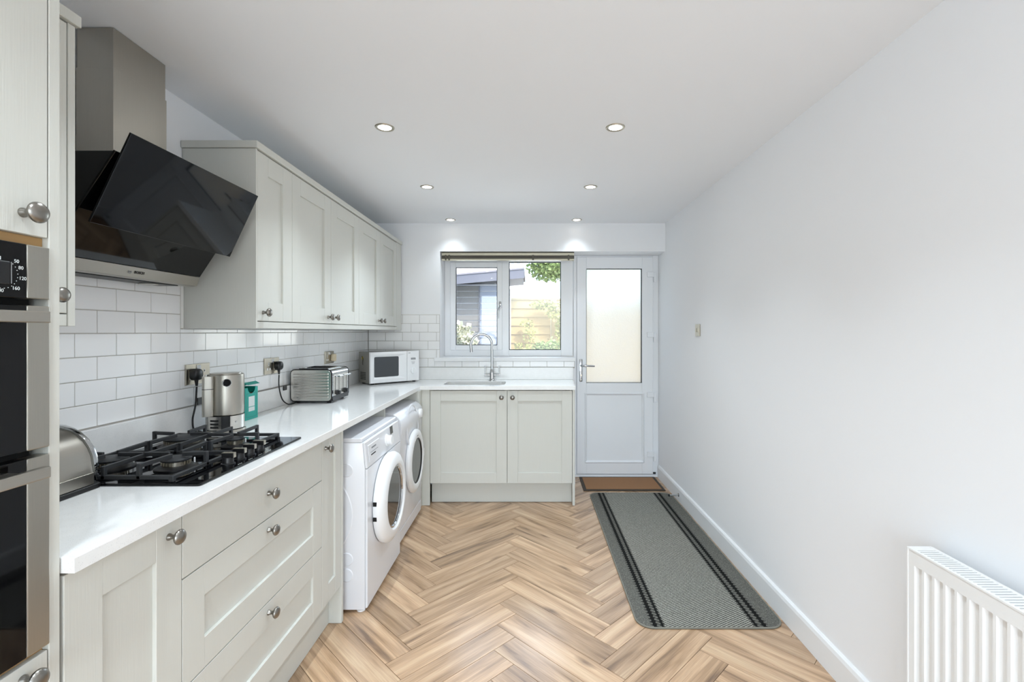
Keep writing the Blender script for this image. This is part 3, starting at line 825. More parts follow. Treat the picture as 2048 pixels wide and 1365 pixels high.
# ------------------------------------------------------------------ gas hob
hx0, hx1, hy0, hy1 = -1.400, -.911, 1.325, 1.917
hz0 = ZT + .0008
t = Thing('gas_hob', 'black glass gas hob with four burners and cast iron pan supports', 'hob', (-1.155, 1.62, ZT))
t.part('glass_plate', MB().prism(rrect(hx0, hx1, hy0, hy1, .008, 4), 'z', hz0, hz0 + .007), 'bglass', bevel=.002, seg=2)
ZH = hz0 + .007
burn = [(-1.092, 1.482, .037), (-1.290, 1.478, .042), (-1.285, 1.775, .056), (-1.080, 1.760, .026)]
for x, y, r in burn:
    b = t.part('burner', MB().lathe([(r + .020, .0003), (r + .020, .004), (r + .008, .009), (r + .001, .010), (.001, .0102)], (x, y, ZH), (0, 0, 1), 32), 'black', smooth=35)
    t.part('burner_ring', MB().lathe([(r - .0015, .0104), (r - .0015, .0222), (r - .004, .023), (.001, .023)], (x, y, ZH), (0, 0, 1), 32), 'nickel', parent=b, smooth=35)
    tee = MB()
    n = max(12, int(r * 600))
    for k in range(n):
        a = 2 * PI * k / n
        m4 = Matrix.Translation((x, y, ZH)) @ Matrix.Rotation(a, 4, 'Z')
        tee.add(MB().box(r - .004, r + .0015, -.0013, .0013, .013, .022).xf(m4).v, [(0, 2, 3, 1), (4, 5, 7, 6), (0, 1, 5, 4), (2, 6, 7, 3), (0, 4, 6, 2), (1, 3, 7, 5)])
    t.part('flame_teeth', tee, 'nickel', parent=b, kind='stuff')
    t.part('burner_cap', MB().lathe([(r - .003, .0235), (r + .003, .0245), (r + .004, .029), (r - .001, .0325), (.001, .034)], (x, y, ZH), (0, 0, 1), 32), 'iron', parent=b, smooth=40)
    t.part('spark_pin', MB().lathe([(.0025, 0), (.0025, .02), (.001, .022)], (x + r * .9, y + r * .9, ZH + .002), (0, 0, 1), 8), 'white', parent=b)
def bar(mb, p, q, w, h):
    """cast bar of width w and height h from p to q, its top along p-q"""
    p, q = Vector(p), Vector(q); d = (q - p); d.z = 0
    n = Vector((-d.y, d.x, 0)).normalized() * (w / 2); dz = Vector((0, 0, -h))
    mb.add([p - n, p + n, p + n + dz, p - n + dz, q - n, q + n, q + n + dz, q - n + dz], [(0, 1, 2, 3), (7, 6, 5, 4), (0, 4, 5, 1), (1, 5, 6, 2), (2, 6, 7, 3), (3, 7, 4, 0)])
gx0, gx1 = -1.388, -1.000
for gy0, gy1, bs in ((1.342, 1.617, burn[:2]), (1.623, 1.898, burn[2:])):
    g = MB()
    zl, zt = ZH + .018, ZH + .048
    for p, q in (((gx0, gy0), (gx1, gy0)), ((gx0, gy1), (gx1, gy1)), ((gx0, gy0), (gx0, gy1)), ((gx1, gy0), (gx1, gy1))):
        bar(g, (*p, zl), (*q, zl), .011, .011)
    for x in (gx0, gx1):
        for y in (gy0, gy1): g.box(x - .0065, x + .0065, y - .0065, y + .0065, ZH + .0005, zl)
    xm = (bs[0][0] + bs[1][0]) / 2
    bar(g, (xm, gy0, zt - .004), (xm, gy1, zt - .004), .009, .013)                       # centre bar between the burners
    for y in (gy0, gy1): g.box(xm - .0055, xm + .0055, y - .0055, y + .0055, ZH + .008, zt - .004)
    for bx, by, r in bs:
        gap = max(.016, r * .55)
        for y, s in ((gy0, 1), (gy1, -1)):
            g.box(bx - .0055, bx + .0055, y - .0055, y + .0055, zl - .01, zt + .003)
            bar(g, (bx, y, zt + .003), (bx, by - s * gap, zt), .009, .012)
        xo = gx1 if bx > xm else gx0
        s = 1 if xo > bx else -1
        g.box(xo - .0055, xo + .0055, by - .0055, by + .0055, zl - .01, zt + .003)
        bar(g, (xo, by, zt + .003), (bx + s * gap, by, zt), .009, .012)
        bar(g, (xm, by, zt), (bx - s * gap, by, zt), .009, .012)
    t.part('pan_support', g, 'iron', bevel=.0012)
for k in range(4):
    y = 1.523 + .0573 * k
    kb = t.part('control_knob', MB().lathe([(.021, .0003), (.021, .003), (.0165, .005), (.0155, .020), (.0145, .022), (.001, .022)], (-.958, y, ZH), (0, 0, 1), 24), 'black', smooth=35)
    t.part('knob_grip', MB().box(-.976, -.938, y - .0065, y + .0065, ZH + .020, ZH + .036), 'black', parent=kb, bevel=.0012)
    t.part('knob_plate', MB().box(-.975, -.9365, y - .0067, y + .0067, ZH + .0345, ZH + .0365).box(-.9378, -.9362, y - .0064, y + .0064, ZH + .021, ZH + .0355), 'nickel', parent=kb)
    pr = MB()
    for j in range(3):
        a = 2 * PI * j / 8 - .4
        pr.box(-.921 - .0012, -.921 + .0012, y - .008 + j * .008, y - .005 + j * .008, ZH + .0001, ZH + .0004)
    t.part('knob_print', pr, 'whiteprint', parent=kb, kind='stuff')

# ------------------------------------------------------------------ cooker hood
t = Thing('cooker_hood', 'angled black glass cooker hood with a steel chimney, its glass visor tilted open', 'hood', (-1.33, 1.62, 1.545))
hya, hyb = 1.316, 1.918
prof = [(XL + .012, 1.560), (-1.345, 1.560), (-1.322, 1.588), (-1.153, 1.870), (XL + .012, 1.870)]
t.part('housing', MB().prism([(XL + .012, 1.590), (-1.326, 1.590), (-1.142, 1.868), (XL + .012, 1.868)], 'y', hya + .002, hyb - .002), 'black', bevel=.0015)
t.part('front_glass', MB().prism([(-1.3255, 1.5905), (-1.319, 1.5875), (-1.1355, 1.866), (-1.142, 1.8695)], 'y', hya, hyb), 'bglass', bevel=.0008)
lip = t.part('steel_lip', MB().prism([(XL + .012, 1.553), (-1.352, 1.549), (-1.330, 1.551), (-1.319, 1.5865), (-1.330, 1.5893), (XL + .012, 1.5893)], 'y', hya, hyb), 'steel', bevel=.001)
t.part('lettering', text_mb('BOSCH', .0125, (-1.3235, 1.627, 1.5685), (0, 1, 0), (.30, 0, .95), .0003, bold=.0004), 'darkprint', parent=lip)
t.part('badge', MB().tube([(-1.3238, 1.588 + .0062 * math.cos(a), 1.5685 + .0062 * math.sin(a)) for a in [2 * PI * k / 20 for k in range(20)]], .0006, 6, closed=True)
       .box(-1.3242, -1.3232, 1.5862, 1.5898, 1.5679, 1.5691).box(-1.3242, -1.3232, 1.5856, 1.5863, 1.5655, 1.5715).box(-1.3242, -1.3232, 1.5897, 1.5904, 1.5655, 1.5715), 'print', parent=lip)
un = t.part('filter_panel', MB().box(XL + .014, -1.362, hya + .035, hyb - .06, 1.546, 1.5525), 'black', bevel=.001)
for y in (1.425, 1.755): t.part('hood_lamp', MB().lathe([(.026, 0), (.030, -.002), (.030, -.0045), (.001, -.005)], (-1.395, y, 1.546), (0, 0, 1), 24), 'hoodlens', parent=un, smooth=40)
# visor: bottom edge (x -1.200, z 1.670), top edge (x -1.087, z 1.912)
p0, p1 = Vector((-1.201, 1.669)), Vector((-1.087, 1.912)); dn = (p1 - p0).normalized(); nn = Vector((dn.y, -dn.x)) * -.007
t.part('visor', MB().prism([tuple(p0), tuple(p1), tuple(p1 + nn), tuple(p0 + nn)], 'y', 1.310, 1.921), 'bglass', bevel=.0008)
for y in (1.40, 1.80):
    t.part('visor_arm', MB().tube([(-1.235, y, 1.735), (-1.184, y, 1.722)], .006, 8), 'black')
    t.part('visor_arm', MB().tube([(-1.165, y, 1.840), (-1.135, y, 1.825)], .006, 8), 'black')
    t.part('screw_cap', MB().lathe([(.0032, 0), (.003, .001), (.001, .0012)], (-1.2825, y + .03, 1.6505), (.86, 0, -.51), 12), 'black')
ch = t.part('chimney', MB().box(XL + .012, -1.3225, 1.5245, 1.7475, 1.869, 2.21), 'steelv', bevel=.001)
t.part('chimney_sleeve', MB().box(XL + .014, -1.3245, 1.5265, 1.7440, 2.205, ZC - .002), 'steelv', bevel=.001)

# ------------------------------------------------------------------ bread bin
t = Thing('bread_bin', 'stainless roll-top bread bin between the oven housing and the hob', 'bread bin', (-1.29, 1.12, ZT))
by0, by1 = .925, 1.318
def bin_prof(o=0.):
    pts = [(-1.408, ZT + .018), (-1.408, ZT + .10)]
    for k in range(13):
        a = math.radians(165 - 150 * k / 12)
        pts.append((-1.300 + (.110 + o) * math.cos(a), ZT + .060 + (.108 + o) * math.sin(a)))
    pts += [(-1.187 + o, ZT + .045), (-1.195 + o, ZT + .018)]
    return pts
t.part('base', MB().prism(rrect(-1.416, -1.180, by0 - .008, by1 + .010, .015, 4), 'z', ZT + .0008, ZT + .014), 'black', bevel=.002)
t.part('roll_cover', MB().prism(bin_prof(), 'y', by0 + .014, by1 - .014), 'steel', smooth=25)
for a, b in ((by0, by0 + .0135), (by1 - .0135, by1)):
    t.part('end_rim', MB().prism(bin_prof(.006), 'y', a, b), 'chrome', bevel=.003, seg=2, smooth=30)
t.part('front_strip', MB().box(-1.1865, -1.183, by0 + .0145, by1 - .0145, ZT + .015, ZT + .046), 'steel', bevel=.001)

# ------------------------------------------------------------------ sockets, plugs, switch
def socket(y0, z0, label):
    t = Thing('double_socket', label, 'socket', (TX, y0 + .075, z0), group='metal double sockets on the tiled wall')
    p = t.part('plate', MB().box(TX + .0008, TX + .008, y0, y0 + .148, z0, z0 + .088), 'nickel', bevel=.0015, seg=2)
    for k in (0, 1):
        yc = y0 + .037 + .074 * k
        i_ = t.part('insert', MB().box(TX + .0078, TX + .0086, yc - .022, yc + .022, z0 + .010, z0 + .066), 'nickel', parent=p)
        t.part('earth_slot', MB().box(TX + .0084, TX + .0094, yc - .0045, yc + .0045, z0 + .048, z0 + .062), 'white', parent=i_)
        t.part('pin_hole', MB().box(TX + .0093, TX + .0098, yc - .002, yc + .002, z0 + .051, z0 + .059), 'dark', parent=i_)
        for s in (-1, 1):
            t.part('pin_slot', MB().box(TX + .0084, TX + .0094, yc + s * .012 - .006, yc + s * .012 + .006, z0 + .022, z0 + .034), 'white', parent=i_)
        r = y0 + (.068 if k == 0 else .080)
        t.part('rocker_switch', MB().box(TX + .008, TX + .0125, r - .005, r + .005, z0 + .062, z0 + .082), 'chrome', parent=p, bevel=.001)
    return t
socket(2.008, 1.143, 'metal double socket on the tiles behind the kettle')
socket(2.604, 1.135, 'metal double socket on the tiles left of the toaster')
socket(3.372, 1.140, 'metal double socket on the tiles nearest the microwave')
def plug(t, y, z, cord, m='black'):
    p = t.part('plug', MB().loft([[(TX + d, y + q[0] * k, z + q[1] * k) for q in rrect(-.025, .025, -.026, .024, .020, 5)] for d, k in ((.0105, .92), (.014, 1.0), (.030, 1.0), (.038, .90), (.042, .70))]), m, smooth=50)
    t.part('cord_guard', MB().tube([(TX + .025, y, z - .025), (TX + .026, y, z - .050)], [.008, .0045], 10), m, parent=p, smooth=60)
    t.part('cord', MB().tube(cord, .0036, 8), m, smooth=60)
def spline(P, n=8):
    P = [Vector(p) for p in P]; out = []
    for i in range(len(P) - 1):
        a, b, c, d = P[max(0, i - 1)], P[i], P[i + 1], P[min(len(P) - 1, i + 2)]
        for k in range(n):
            q = k / n
            out.append(.5 * ((2 * b) + (c - a) * q + (2 * a - 5 * b + 4 * c - d) * q * q + (3 * b - a - 3 * c + d) * q ** 3))
    out.append(P[-1]); return out
t = Thing('plug_adaptor', 'cream plug sitting in the socket nearest the microwave', 'plug', (TX + .02, 3.48, 1.15))
t.part('plug_body', MB().prism(rrect(3.459, 3.507, 1.155, 1.207, .012, 4), 'x', TX + .0105, TX + .034), 'cream', bevel=.004, seg=2, smooth=45)
t.part('plug_cap', MB().box(TX + .0342, TX + .038, 3.472, 3.494, 1.17, 1.19), 'cream', bevel=.001)

t = Thing('light_switch', 'small satin metal light switch on the bare right wall', 'switch', (XR, 3.455, 1.337))
p = t.part('plate', MB().box(XR - .009, XR - .0005, 3.412, 3.498, 1.337, 1.423), 'nickel', bevel=.0015, seg=2)
for y in (3.443, 3.467): t.part('rocker', MB().box(XR - .0135, XR - .0088, y - .008, y + .008, 1.365, 1.395), 'nickel', parent=p, bevel=.001)

# ------------------------------------------------------------------ kettle
KX, KY = -1.318, 2.073
t = Thing('kettle', 'brushed steel drum-shaped kettle with a black spout opening, behind the hob', 'kettle', (KX, KY, ZT + .0005), rz=math.radians(32.4))
cx = .004
t.part('body', MB().lathe([(.0655, .072), (.069, .076), (.069, .236), (.0675, .243), (.065, .2455), (.061, .246), (.061, .242), (.001, .242)], (cx, 0, 0), (0, 0, 1), 48), 'steelv', w=0, smooth=30)
t.part('lid', MB().lathe([(.0605, .2425), (.059, .249), (.050, .251), (.001, .252)], (cx, 0, 0), (0, 0, 1), 40), 'steel', w=0, smooth=35)
t.part('handle', MB().prism(rrect(-.080, -.040, -.068, -.036, .009, 4), 'z', .074, .240), 'steelv', w=0, smooth=35)
t.part('handle_band', MB().prism(rrect(-.0805, -.0395, -.0685, -.0355, .009, 4), 'z', .186, .1885), 'black', w=0, smooth=35)
sp = t.part('spout', MB().lathe([(.0165, -.01), (.0165, .012), (.0145, .014), (.0135, .012), (.0130, .0)], (.006, -.063, .212), (.16, -1, 0), 24, cap=False), 'chrome', w=0, smooth=40)
t.part('spout_opening', MB().lathe([(.0134, 0), (.001, 0.0002)], (.0068, -.0712, .212), (.16, -1, 0), 20), 'dark', parent=sp, w=0)
t.part('base_core', MB().lathe([(.075, .0), (.076, .006), (.071, .010), (.067, .012), (.067, .071), (.001, .0712)], (cx - .002, 0, 0), (0, 0, 1), 48), 'black', w=0, smooth=35)
pl = t.part('base_panel', MB().arc(cx - .002, 0, .0675, .0720, 180, 258, .014, .070, 14), 'steell', w=0, smooth=30)
for z in (.026, .040, .054): t.part('gauge_slot', MB().arc(cx - .002, 0, .0718, .0724, 222, 250, z - .004, z + .003, 8), 'dark', parent=pl, w=0)
pr_ = t.part('base_panel', MB().arc(cx - .002, 0, .0675, .0720, 284, 360, .014, .070, 14), 'steell', w=0, smooth=30)
t.part('push_button', MB().lathe([(.004, 0), (.0035, .002), (.001, .0022)], (cx - .002 + .0720 * math.cos(math.radians(302)), .0720 * math.sin(math.radians(302)), .044), (math.cos(math.radians(302)), math.sin(math.radians(302)), 0), 12), 'chrome', parent=pr_, w=0)
t.part('foot_ring', MB().arc(cx - .002, 0, .0715, .0768, 180, 360, .0005, .011, 24), 'steel', w=0, smooth=30)
plug(t, 2.045, 1.188, spline([(TX + .026, 2.045, 1.135), (TX + .028, 2.035, 1.06), (TX + .030, 2.015, 1.0), (TX + .045, 2.005, .955), (TX + .075, 2.01, .9475), (KX - .09, 2.04, .9475)]))
t.part('cord_tag', MB().box(TX + .022, TX + .027, 2.052, 2.088, 1.056, 1.086), 'black')

# ------------------------------------------------------------------ teal carton
t = Thing('tea_carton', 'small teal carton with an open flap lid and a pale label, right of the kettle', 'carton', (-1.392, 2.345, ZT + .0005))
tx0, tx1, ty0, ty1, tz = -1.424, -1.360, 2.292, 2.398, ZT + .156
n_ = 8
wall = MB()
front = [(ty0, ZT + .001), (ty1, ZT + .001), (ty1, tz)] + [((ty0 + ty1) / 2 + .032 * math.cos(math.radians(a)), tz - .032 * math.sin(math.radians(a)) * .9) for a in range(0, 181, 20)] + [(ty0, tz)]
wall.prism(front, 'x', tx1 - .0012, tx1)
wall.box(tx0, tx0 + .0012, ty0, ty1, ZT + .001, tz).box(tx0 + .0012, tx1 - .0012, ty0, ty0 + .0012, ZT + .001, tz).box(tx0 + .0012, tx1 - .0012, ty1 - .0012, ty1, ZT + .001, tz).box(tx0 + .0012, tx1 - .0012, ty0 + .0012, ty1 - .0012, ZT + .001, ZT + .003)
box_ = t.part('carton_body', wall, 'teal')
t.part('lid_flap', MB().add([(tx0, ty0 + .002, tz + .001), (tx0, ty1 - .002, tz + .001), (tx0 + .050, ty1 + .006, tz + .024), (tx0 + .050, ty0 + .006, tz + .024), (tx0, ty0 + .002, tz + .0025), (tx0, ty1 - .002, tz + .0025), (tx0 + .050, ty1 + .006, tz + .0255), (tx0 + .050, ty0 + .006, tz + .0255)], [(0, 1, 2, 3), (7, 6, 5, 4), (0, 4, 5, 1), (1, 5, 6, 2), (2, 6, 7, 3), (3, 7, 4, 0)]), 'teal')
t.part('lid_tip', MB().add([(tx0 + .050, ty0 + .006, tz + .024), (tx0 + .050, ty1 + .006, tz + .024), (tx0 + .072, ty1 + .002, tz + .014), (tx0 + .072, ty0 + .010, tz + .014), (tx0 + .050, ty0 + .006, tz + .0255), (tx0 + .050, ty1 + .006, tz + .0255), (tx0 + .072, ty1 + .002, tz + .0155), (tx0 + .072, ty0 + .010, tz + .0155)], [(0, 1, 2, 3), (7, 6, 5, 4), (0, 4, 5, 1), (1, 5, 6, 2), (2, 6, 7, 3), (3, 7, 4, 0)]), 'teal')
t.part('tea_bags', MB().box(tx0 + .003, tx1 - .003, ty0 + .003, ty1 - .003, ZT + .004, tz - .030), 'orange', bevel=.004)
t.part('paper_label', MB().box(tx1 + .0001, tx1 + .0005, ty0 + .028, ty1 - .028, ZT + .063, ZT + .112).box(tx1 + .0001, tx1 + .0005, ty0 + .028, ty1 - .028, ZT + .040, ZT + .060), 'whiteprint', parent=box_)
t.part('printed_frame', frame_mb(0, 1, 0, 1, .0, .0, .0, .0, 0, 1) if False else MB().box(tx1 + .0001, tx1 + .0003, ty0 + .012, ty0 + .0128, ZT + .012, ZT + .128).box(tx1 + .0001, tx1 + .0003, ty1 - .0128, ty1 - .012, ZT + .012, ZT + .128).box(tx1 + .0001, tx1 + .0003, ty0 + .012, ty1 - .012, ZT + .012, ZT + .0128).box(tx1 + .0001, tx1 + .0003, ty0 + .012, ty1 - .012, ZT + .1272, ZT + .128), 'darkprint', parent=box_)

# ------------------------------------------------------------------ toaster
t = Thing('toaster', 'four-slice chrome toaster with ribbed sides on the left worktop', 'toaster', (-1.30, 2.985, ZT + .0005))
ox0, ox1, oy0, oy1, oz0, oz1 = -1.424, -1.178, 2.852, 3.118, ZT + .012, ZT + .202
t.part('body', MB().prism(rrect(ox0, ox1, oz0, oz1, .026, 6), 'y', oy0 + .006, oy1 - .006), 'chrome', smooth=30)
for a, b, f, sgn in ((oy0, oy0 + .0058, oy0, -1), (oy1 - .0058, oy1, oy1, 1)):
    rim = t.part('side_rim', MB().prism(rrect(ox0 - .002, ox1 + .002, oz0 - .002, oz1 + .002, .028, 6), 'y', a, b), 'black', bevel=.001, smooth=30)
    pn = t.part('side_panel', MB().prism(rrect(ox0 + .004, ox1 - .004, oz0 + .004, oz1 - .004, .022, 6), 'y', f, f + sgn * .0025), 'steell', parent=rim, bevel=.0008, smooth=30)
    for k in range(9):
        z = oz0 + .026 + k * .0172
        t.part('rib', MB().tube([(ox0 + .020, f + sgn * .0018, z), (ox1 - .020, f + sgn * .0018, z)], .0056, 8), 'steell', parent=pn, smooth=60)
ep = t.part('control_end', MB().box(ox1 + .0002, ox1 + .003, oy0 + .030, oy1 - .030, oz0 + .030, oz1 - .034), 'steell', bevel=.001)
t.part('skirt', MB().box(ox1 - .01, ox1 + .0025, oy0 + .010, oy1 - .010, oz0 + .002, oz0 + .029), 'black', bevel=.002)
for yc in (2.925, 3.045):
    t.part('lever_slot', MB().box(ox1 + .003, ox1 + .0036, yc - .030, yc - .026, oz0 + .055, oz1 - .040).box(ox1 + .003, ox1 + .0036, yc + .026, yc + .030, oz0 + .055, oz1 - .040), 'dark', parent=ep)
    t.part('lever', MB().box(ox1 + .0035, ox1 + .032, yc - .024, yc + .024, oz1 - .048, oz1 - .040), 'chrome', bevel=.002, seg=2)
    t.part('browning_knob', MB().lathe([(.016, 0), (.016, .006), (.013, .008), (.012, .020), (.001, .021)], (ox1 + .003, yc, oz0 + .046), (1, 0, 0), 20), 'black', smooth=40)
    t.part('bread_slot', MB().box(ox0 + .05, ox1 - .05, yc - .030, yc - .008, oz1 + .0002, oz1 + .0022).box(ox0 + .05, ox1 - .05, yc + .012, yc + .034, oz1 + .0002, oz1 + .0022), 'dark')
t.part('top_plate', frame_mb(0, 1, 0, 1, 0, 0, 0, 0, 0, 1) if False else MB().box(ox0 + .035, ox1 - .035, 2.884, 2.890, oz1 + .0002, oz1 + .006).box(ox0 + .035, ox1 - .035, 3.082, 3.088, oz1 + .0002, oz1 + .006).box(ox0 + .035, ox0 + .045, 2.890, 3.082, oz1 + .0002, oz1 + .006).box(ox1 - .045, ox1 - .035, 2.890, 3.082, oz1 + .0002, oz1 + .006), 'chrome', bevel=.001)
for x in (ox0 + .03, ox1 - .03):
    for y in (oy0 + .035, oy1 - .035): t.part('foot', MB().lathe([(.011, 0), (.013, .013)], (x, y, ZT + .0005), (0, 0, 1), 14), 'rubber')
plug(t, 2.716, 1.178, spline([(TX + .026, 2.716, 1.125), (TX + .028, 2.712, 1.06), (TX + .034, 2.735, .985), (TX + .040, 2.79, .9475), (TX + .05, 2.83, .9465), (TX + .06, 2.865, .955)]))
t.part('cord_tag', MB().box(TX + .024, TX + .029, 2.765, 2.800, 1.03, 1.058), 'black')

# ------------------------------------------------------------------ microwave
t = Thing('microwave', 'white microwave with a grey casing set across the worktop corner', 'microwave', (-1.268, 3.812, ZT + .0005), rz=math.radians(44))
w_, d_, h_, f_ = .440, .208, .262, .012
t.part('casing', MB().box(0, w_, .022, d_, f_, h_), 'mwgrey', w=0, bevel=.003, seg=2)
dw = .325
def L4b(x0, x1, z0, z1, y): return [(x0, y, z0), (x1, y, z0), (x1, y, z1), (x0, y, z1)]
dd = t.part('door', MB().loft([L4b(0, dw, f_, h_, .0215), L4b(0, dw, f_, h_, .004), L4b(.004, dw - .003, f_ + .004, h_ - .003, 0), L4b(.030, dw - .018, f_ + .030, h_ - .020, 0), L4b(.040, dw - .070, f_ + .046, h_ - .040, .014)], cap1=True), 'white', w=0, smooth=25)
t.part('door_window', MB().prism(rrect(.040, dw - .070, f_ + .046, h_ - .040, .010, 4), 'y', .0130, .0139), 'mwglass', parent=dd, w=0)
cpn = t.part('control_panel', MB().box(dw + .002, w_, 0, .0215, f_, h_), 'white', w=0, bevel=.002, seg=2)
t.part('dial', MB().lathe([(.027, 0), (.026, .010), (.023, .013), (.001, .013)], (dw + .057, 0, f_ + .085), (0, -1, 0), 28), 'white', parent=cpn, w=0, smooth=40)
t.part('dial_grip', MB().box(dw + .053, dw + .061, -.020, -.0131, f_ + .060, f_ + .110), 'white', parent=cpn, w=0, bevel=.002)
t.part('open_button', MB().box(dw + .036, dw + .080, -.004, .0, f_ + .178, f_ + .194), 'chrome', parent=cpn, w=0, bevel=.001)
t.part('panel_print', MB().box(dw + .040, dw + .076, -.0004, -.0001, f_ + .158, f_ + .160).box(dw + .044, dw + .072, -.0004, -.0001, f_ + .150, f_ + .152).box(dw + .046, dw + .070, -.0004, -.0001, f_ + .142, f_ + .144).box(dw + .012, dw + .032, -.0004, -.0001, h_ - .017, h_ - .013), 'print', parent=cpn, w=0, kind='stuff')
for k in range(4):
    for j in range(5):
        y = .085 + k * .024; z = f_ + .026 + j * .013
        t.part('vent_slot', MB().box(-.0006, .0004, y, y + .016, z, z + .008), 'dark', w=0)
st = t.part('sticker', MB().lathe([(.013, 0), (.013, .0006)], (-.0001, .140, f_ + .200), (-1, 0, 0), 14), 'yellow', w=0)
t.part('sticker_line', MB().tube([(-.0012, .146 - .004 * k - .010 * math.sin(k * .9), f_ + .214 - .0115 * k) for k in range(7)], [.003, .004, .0045, .004, .0035, .003, .0025], 6), 'darkprint', parent=st, w=0)
for x in (.03, w_ - .03):
    for y in (.035, d_ - .03): t.part('foot', MB().lathe([(.013, 0), (.014, .0118)], (x, y, 0), (0, 0, 1), 12), 'rubber', w=0)
# ------------------------------------------------------------------ washing machine
t = Thing('washing_machine', 'white front-loading washing machine, the nearer of the two machines', 'washing machine', (-1.08, 2.626, 0))
wy0, wy1, wx_ = 2.331, 2.921, -.790
t.part('body', MB().prism([(-1.37, .016), (wx_ - .012, .016), (wx_ - .012, .702), (-.814, .829), (-1.37, .829)], 'y', wy0, wy1), 'enamel', bevel=.004, seg=2, smooth=30)
t.part('top_panel', MB().prism([(-1.372, .830), (-.817, .830), (-.816, .846), (-.822, .851), (-1.372, .851)], 'y', wy0 - .001, wy1 + .001), 'enamel', bevel=.002)
t.part('front_panel', MB().prism([(wx_ - .0115, .022), (wx_, .026), (wx_, .700), (wx_ - .0115, .700)], 'y', wy0 + .002, wy1 - .002), 'enamel', bevel=.003, seg=2)
fas = t.part('fascia', MB().prism([(-.8015, .7035), (wx_, .7035), (-.8025, .829), (-.8135, .829)], 'y', wy0 + .001, wy1 - .001), 'enamel', bevel=.002)
# detergent drawer, dial, display on the sloping fascia
sl = Vector((-.0125, 0, .1255)).normalized(); fn = Vector((sl.z, 0, -sl.x))
def fpt(y, z, d=0.):
    k = (z - .7035) / .1255
    return Vector((wx_ - .0125 * k, y, z)) + fn * d
def fbox(y0, y1, z0, z1, d0, d1):
    v = [fpt(y, z, d) for d in (d0, d1) for z in (z0, z1) for y in (y0, y1)]
    return MB().add(v, [(0, 2, 3, 1), (4, 5, 7, 6), (0, 1, 5, 4), (2, 6, 7, 3), (0, 4, 6, 2), (1, 3, 7, 5)])
dwr = t.part('detergent_drawer', fbox(wy0 + .030, wy0 + .205, .722, .808, .0002, .004), 'enamel', parent=fas, bevel=.002)
t.part('drawer_grip', fbox(wy0 + .060, wy0 + .130, .752, .7575, .004, .0046), 'dark', parent=dwr)
t.part('drawer_print', MB().add(*(lambda a: (a.v, a.f))(fbox(wy0 + .075, wy0 + .145, .783, .790, .004, .0044))).add(*(lambda a: (a.v, a.f))(fbox(wy0 + .055, wy0 + .170, .7665, .7690, .004, .0044))), 'print', parent=dwr)
t.part('programme_dial', MB().lathe([(.034, .0), (.033, .006), (.026, .008), (.024, .030), (.022, .032), (.001, .032)], tuple(fpt(2.668, .766)), tuple(fn), 28), 'white', parent=fas, smooth=35)
t.part('display', fbox(2.742, 2.792, .782, .824, .0002, .0014), 'screen', parent=fas)
t.part('buttons', fbox(2.742, 2.752, .768, .774, .0002, .002).add(*(lambda a: (a.v, a.f))(fbox(2.762, 2.772, .768, .774, .0002, .002))), 'white', parent=fas)
dc = (wx_ + .0005, 2.632, .470)
dor = t.part('door', MB().lathe([(.228, 0), (.236, .008), (.238, .028), (.231, .043), (.207, .056), (.182, .061), (.172, .060), (.166, .053), (.163, .044)], dc, (1, 0, 0), 56, cap=False), 'white', smooth=40)
t.part('inner_ring', MB().lathe([(.1635, .045), (.1625, .051), (.156, .051), (.152, .043)], dc, (1, 0, 0), 48, cap=False), 'chrome', parent=dor, smooth=40)
t.part('porthole', MB().lathe([(.153, .044), (.135, .031), (.10, .021), (.05, .015), (.001, .013)], dc, (1, 0, 0), 48), 'drumglass', parent=dor, smooth=60)
for z in (.43, .505): t.part('hinge_slot', MB().box(wx_ + .006, wx_ + .024, 2.3955, 2.404, z - .010, z + .010), 'dark', parent=dor)
t.part('grey_gasket', MB().lathe([(.205, .0), (.232, .0), (.232, .002)], dc, (1, 0, 0), 48, cap=False), 'print', parent=dor)  # grey ring at the foot of the door rim
t.part('embossed_disc', MB().lathe([(.240, 0), (.236, .003), (.001, .003)], (-1.100, wy0, .475), (0, -1, 0), 48), 'enamel', smooth=30)
for z in (.695, .262, .185): t.part('embossed_pad', MB().lathe([(.034, 0), (.030, .0025), (.001, .0025)], (-.892, wy0, z), (0, -1, 0), 20), 'enamel', smooth=30)
for x in (-.83, -1.33):
    for y in (wy0 + .03, wy1 - .03): t.part('foot', MB().lathe([(.02, .0005), (.02, .008), (.008, .009), (.008, .0158)], (x, y, 0), (0, 0, 1), 14), 'white')

# ------------------------------------------------------------------ tumble dryer
t = Thing('tumble_dryer', 'white round-shouldered tumble dryer in the corner beyond the washing machine', 'tumble dryer', (-1.08, 3.36, 0))
ty0_, ty1_ = 3.062, 3.662
TXF = -.828
pro = [(-1.37, .014), (TXF - .012, .014), (TXF - .010, .095), (TXF, .100), (TXF, .655), (TXF + .004, .70), (TXF + .010, .735), (TXF + .009, .770), (TXF + .001, .800), (TXF - .018, .824), (TXF - .045, .841), (TXF - .085, .850), (-1.37, .850)]
t.part('body', MB().prism(pro, 'y', ty0_, ty1_), 'enamel', bevel=.006, seg=2, smooth=50)
t.part('kick_panel', MB().box(TXF - .0098, TXF - .002, ty0_ + .006, ty1_ - .006, .018, .092), 'enamel', bevel=.002)
t.part('fascia_bowl', MB().lathe([(.165, 0), (.160, .004), (.150, .0045), (.148, .001)], (TXF + .006, 3.36, .700), (1, 0, .06), 40, cap=False), 'enamel', smooth=40)
t.part('timer_knob', MB().lathe([(.034, -.004), (.033, .014), (.028, .018), (.001, .019)], (TXF + .009, 3.565, .765), (1, 0, .05), 28), 'white', smooth=40)
dc = (TXF + .0005, 3.392, .460)
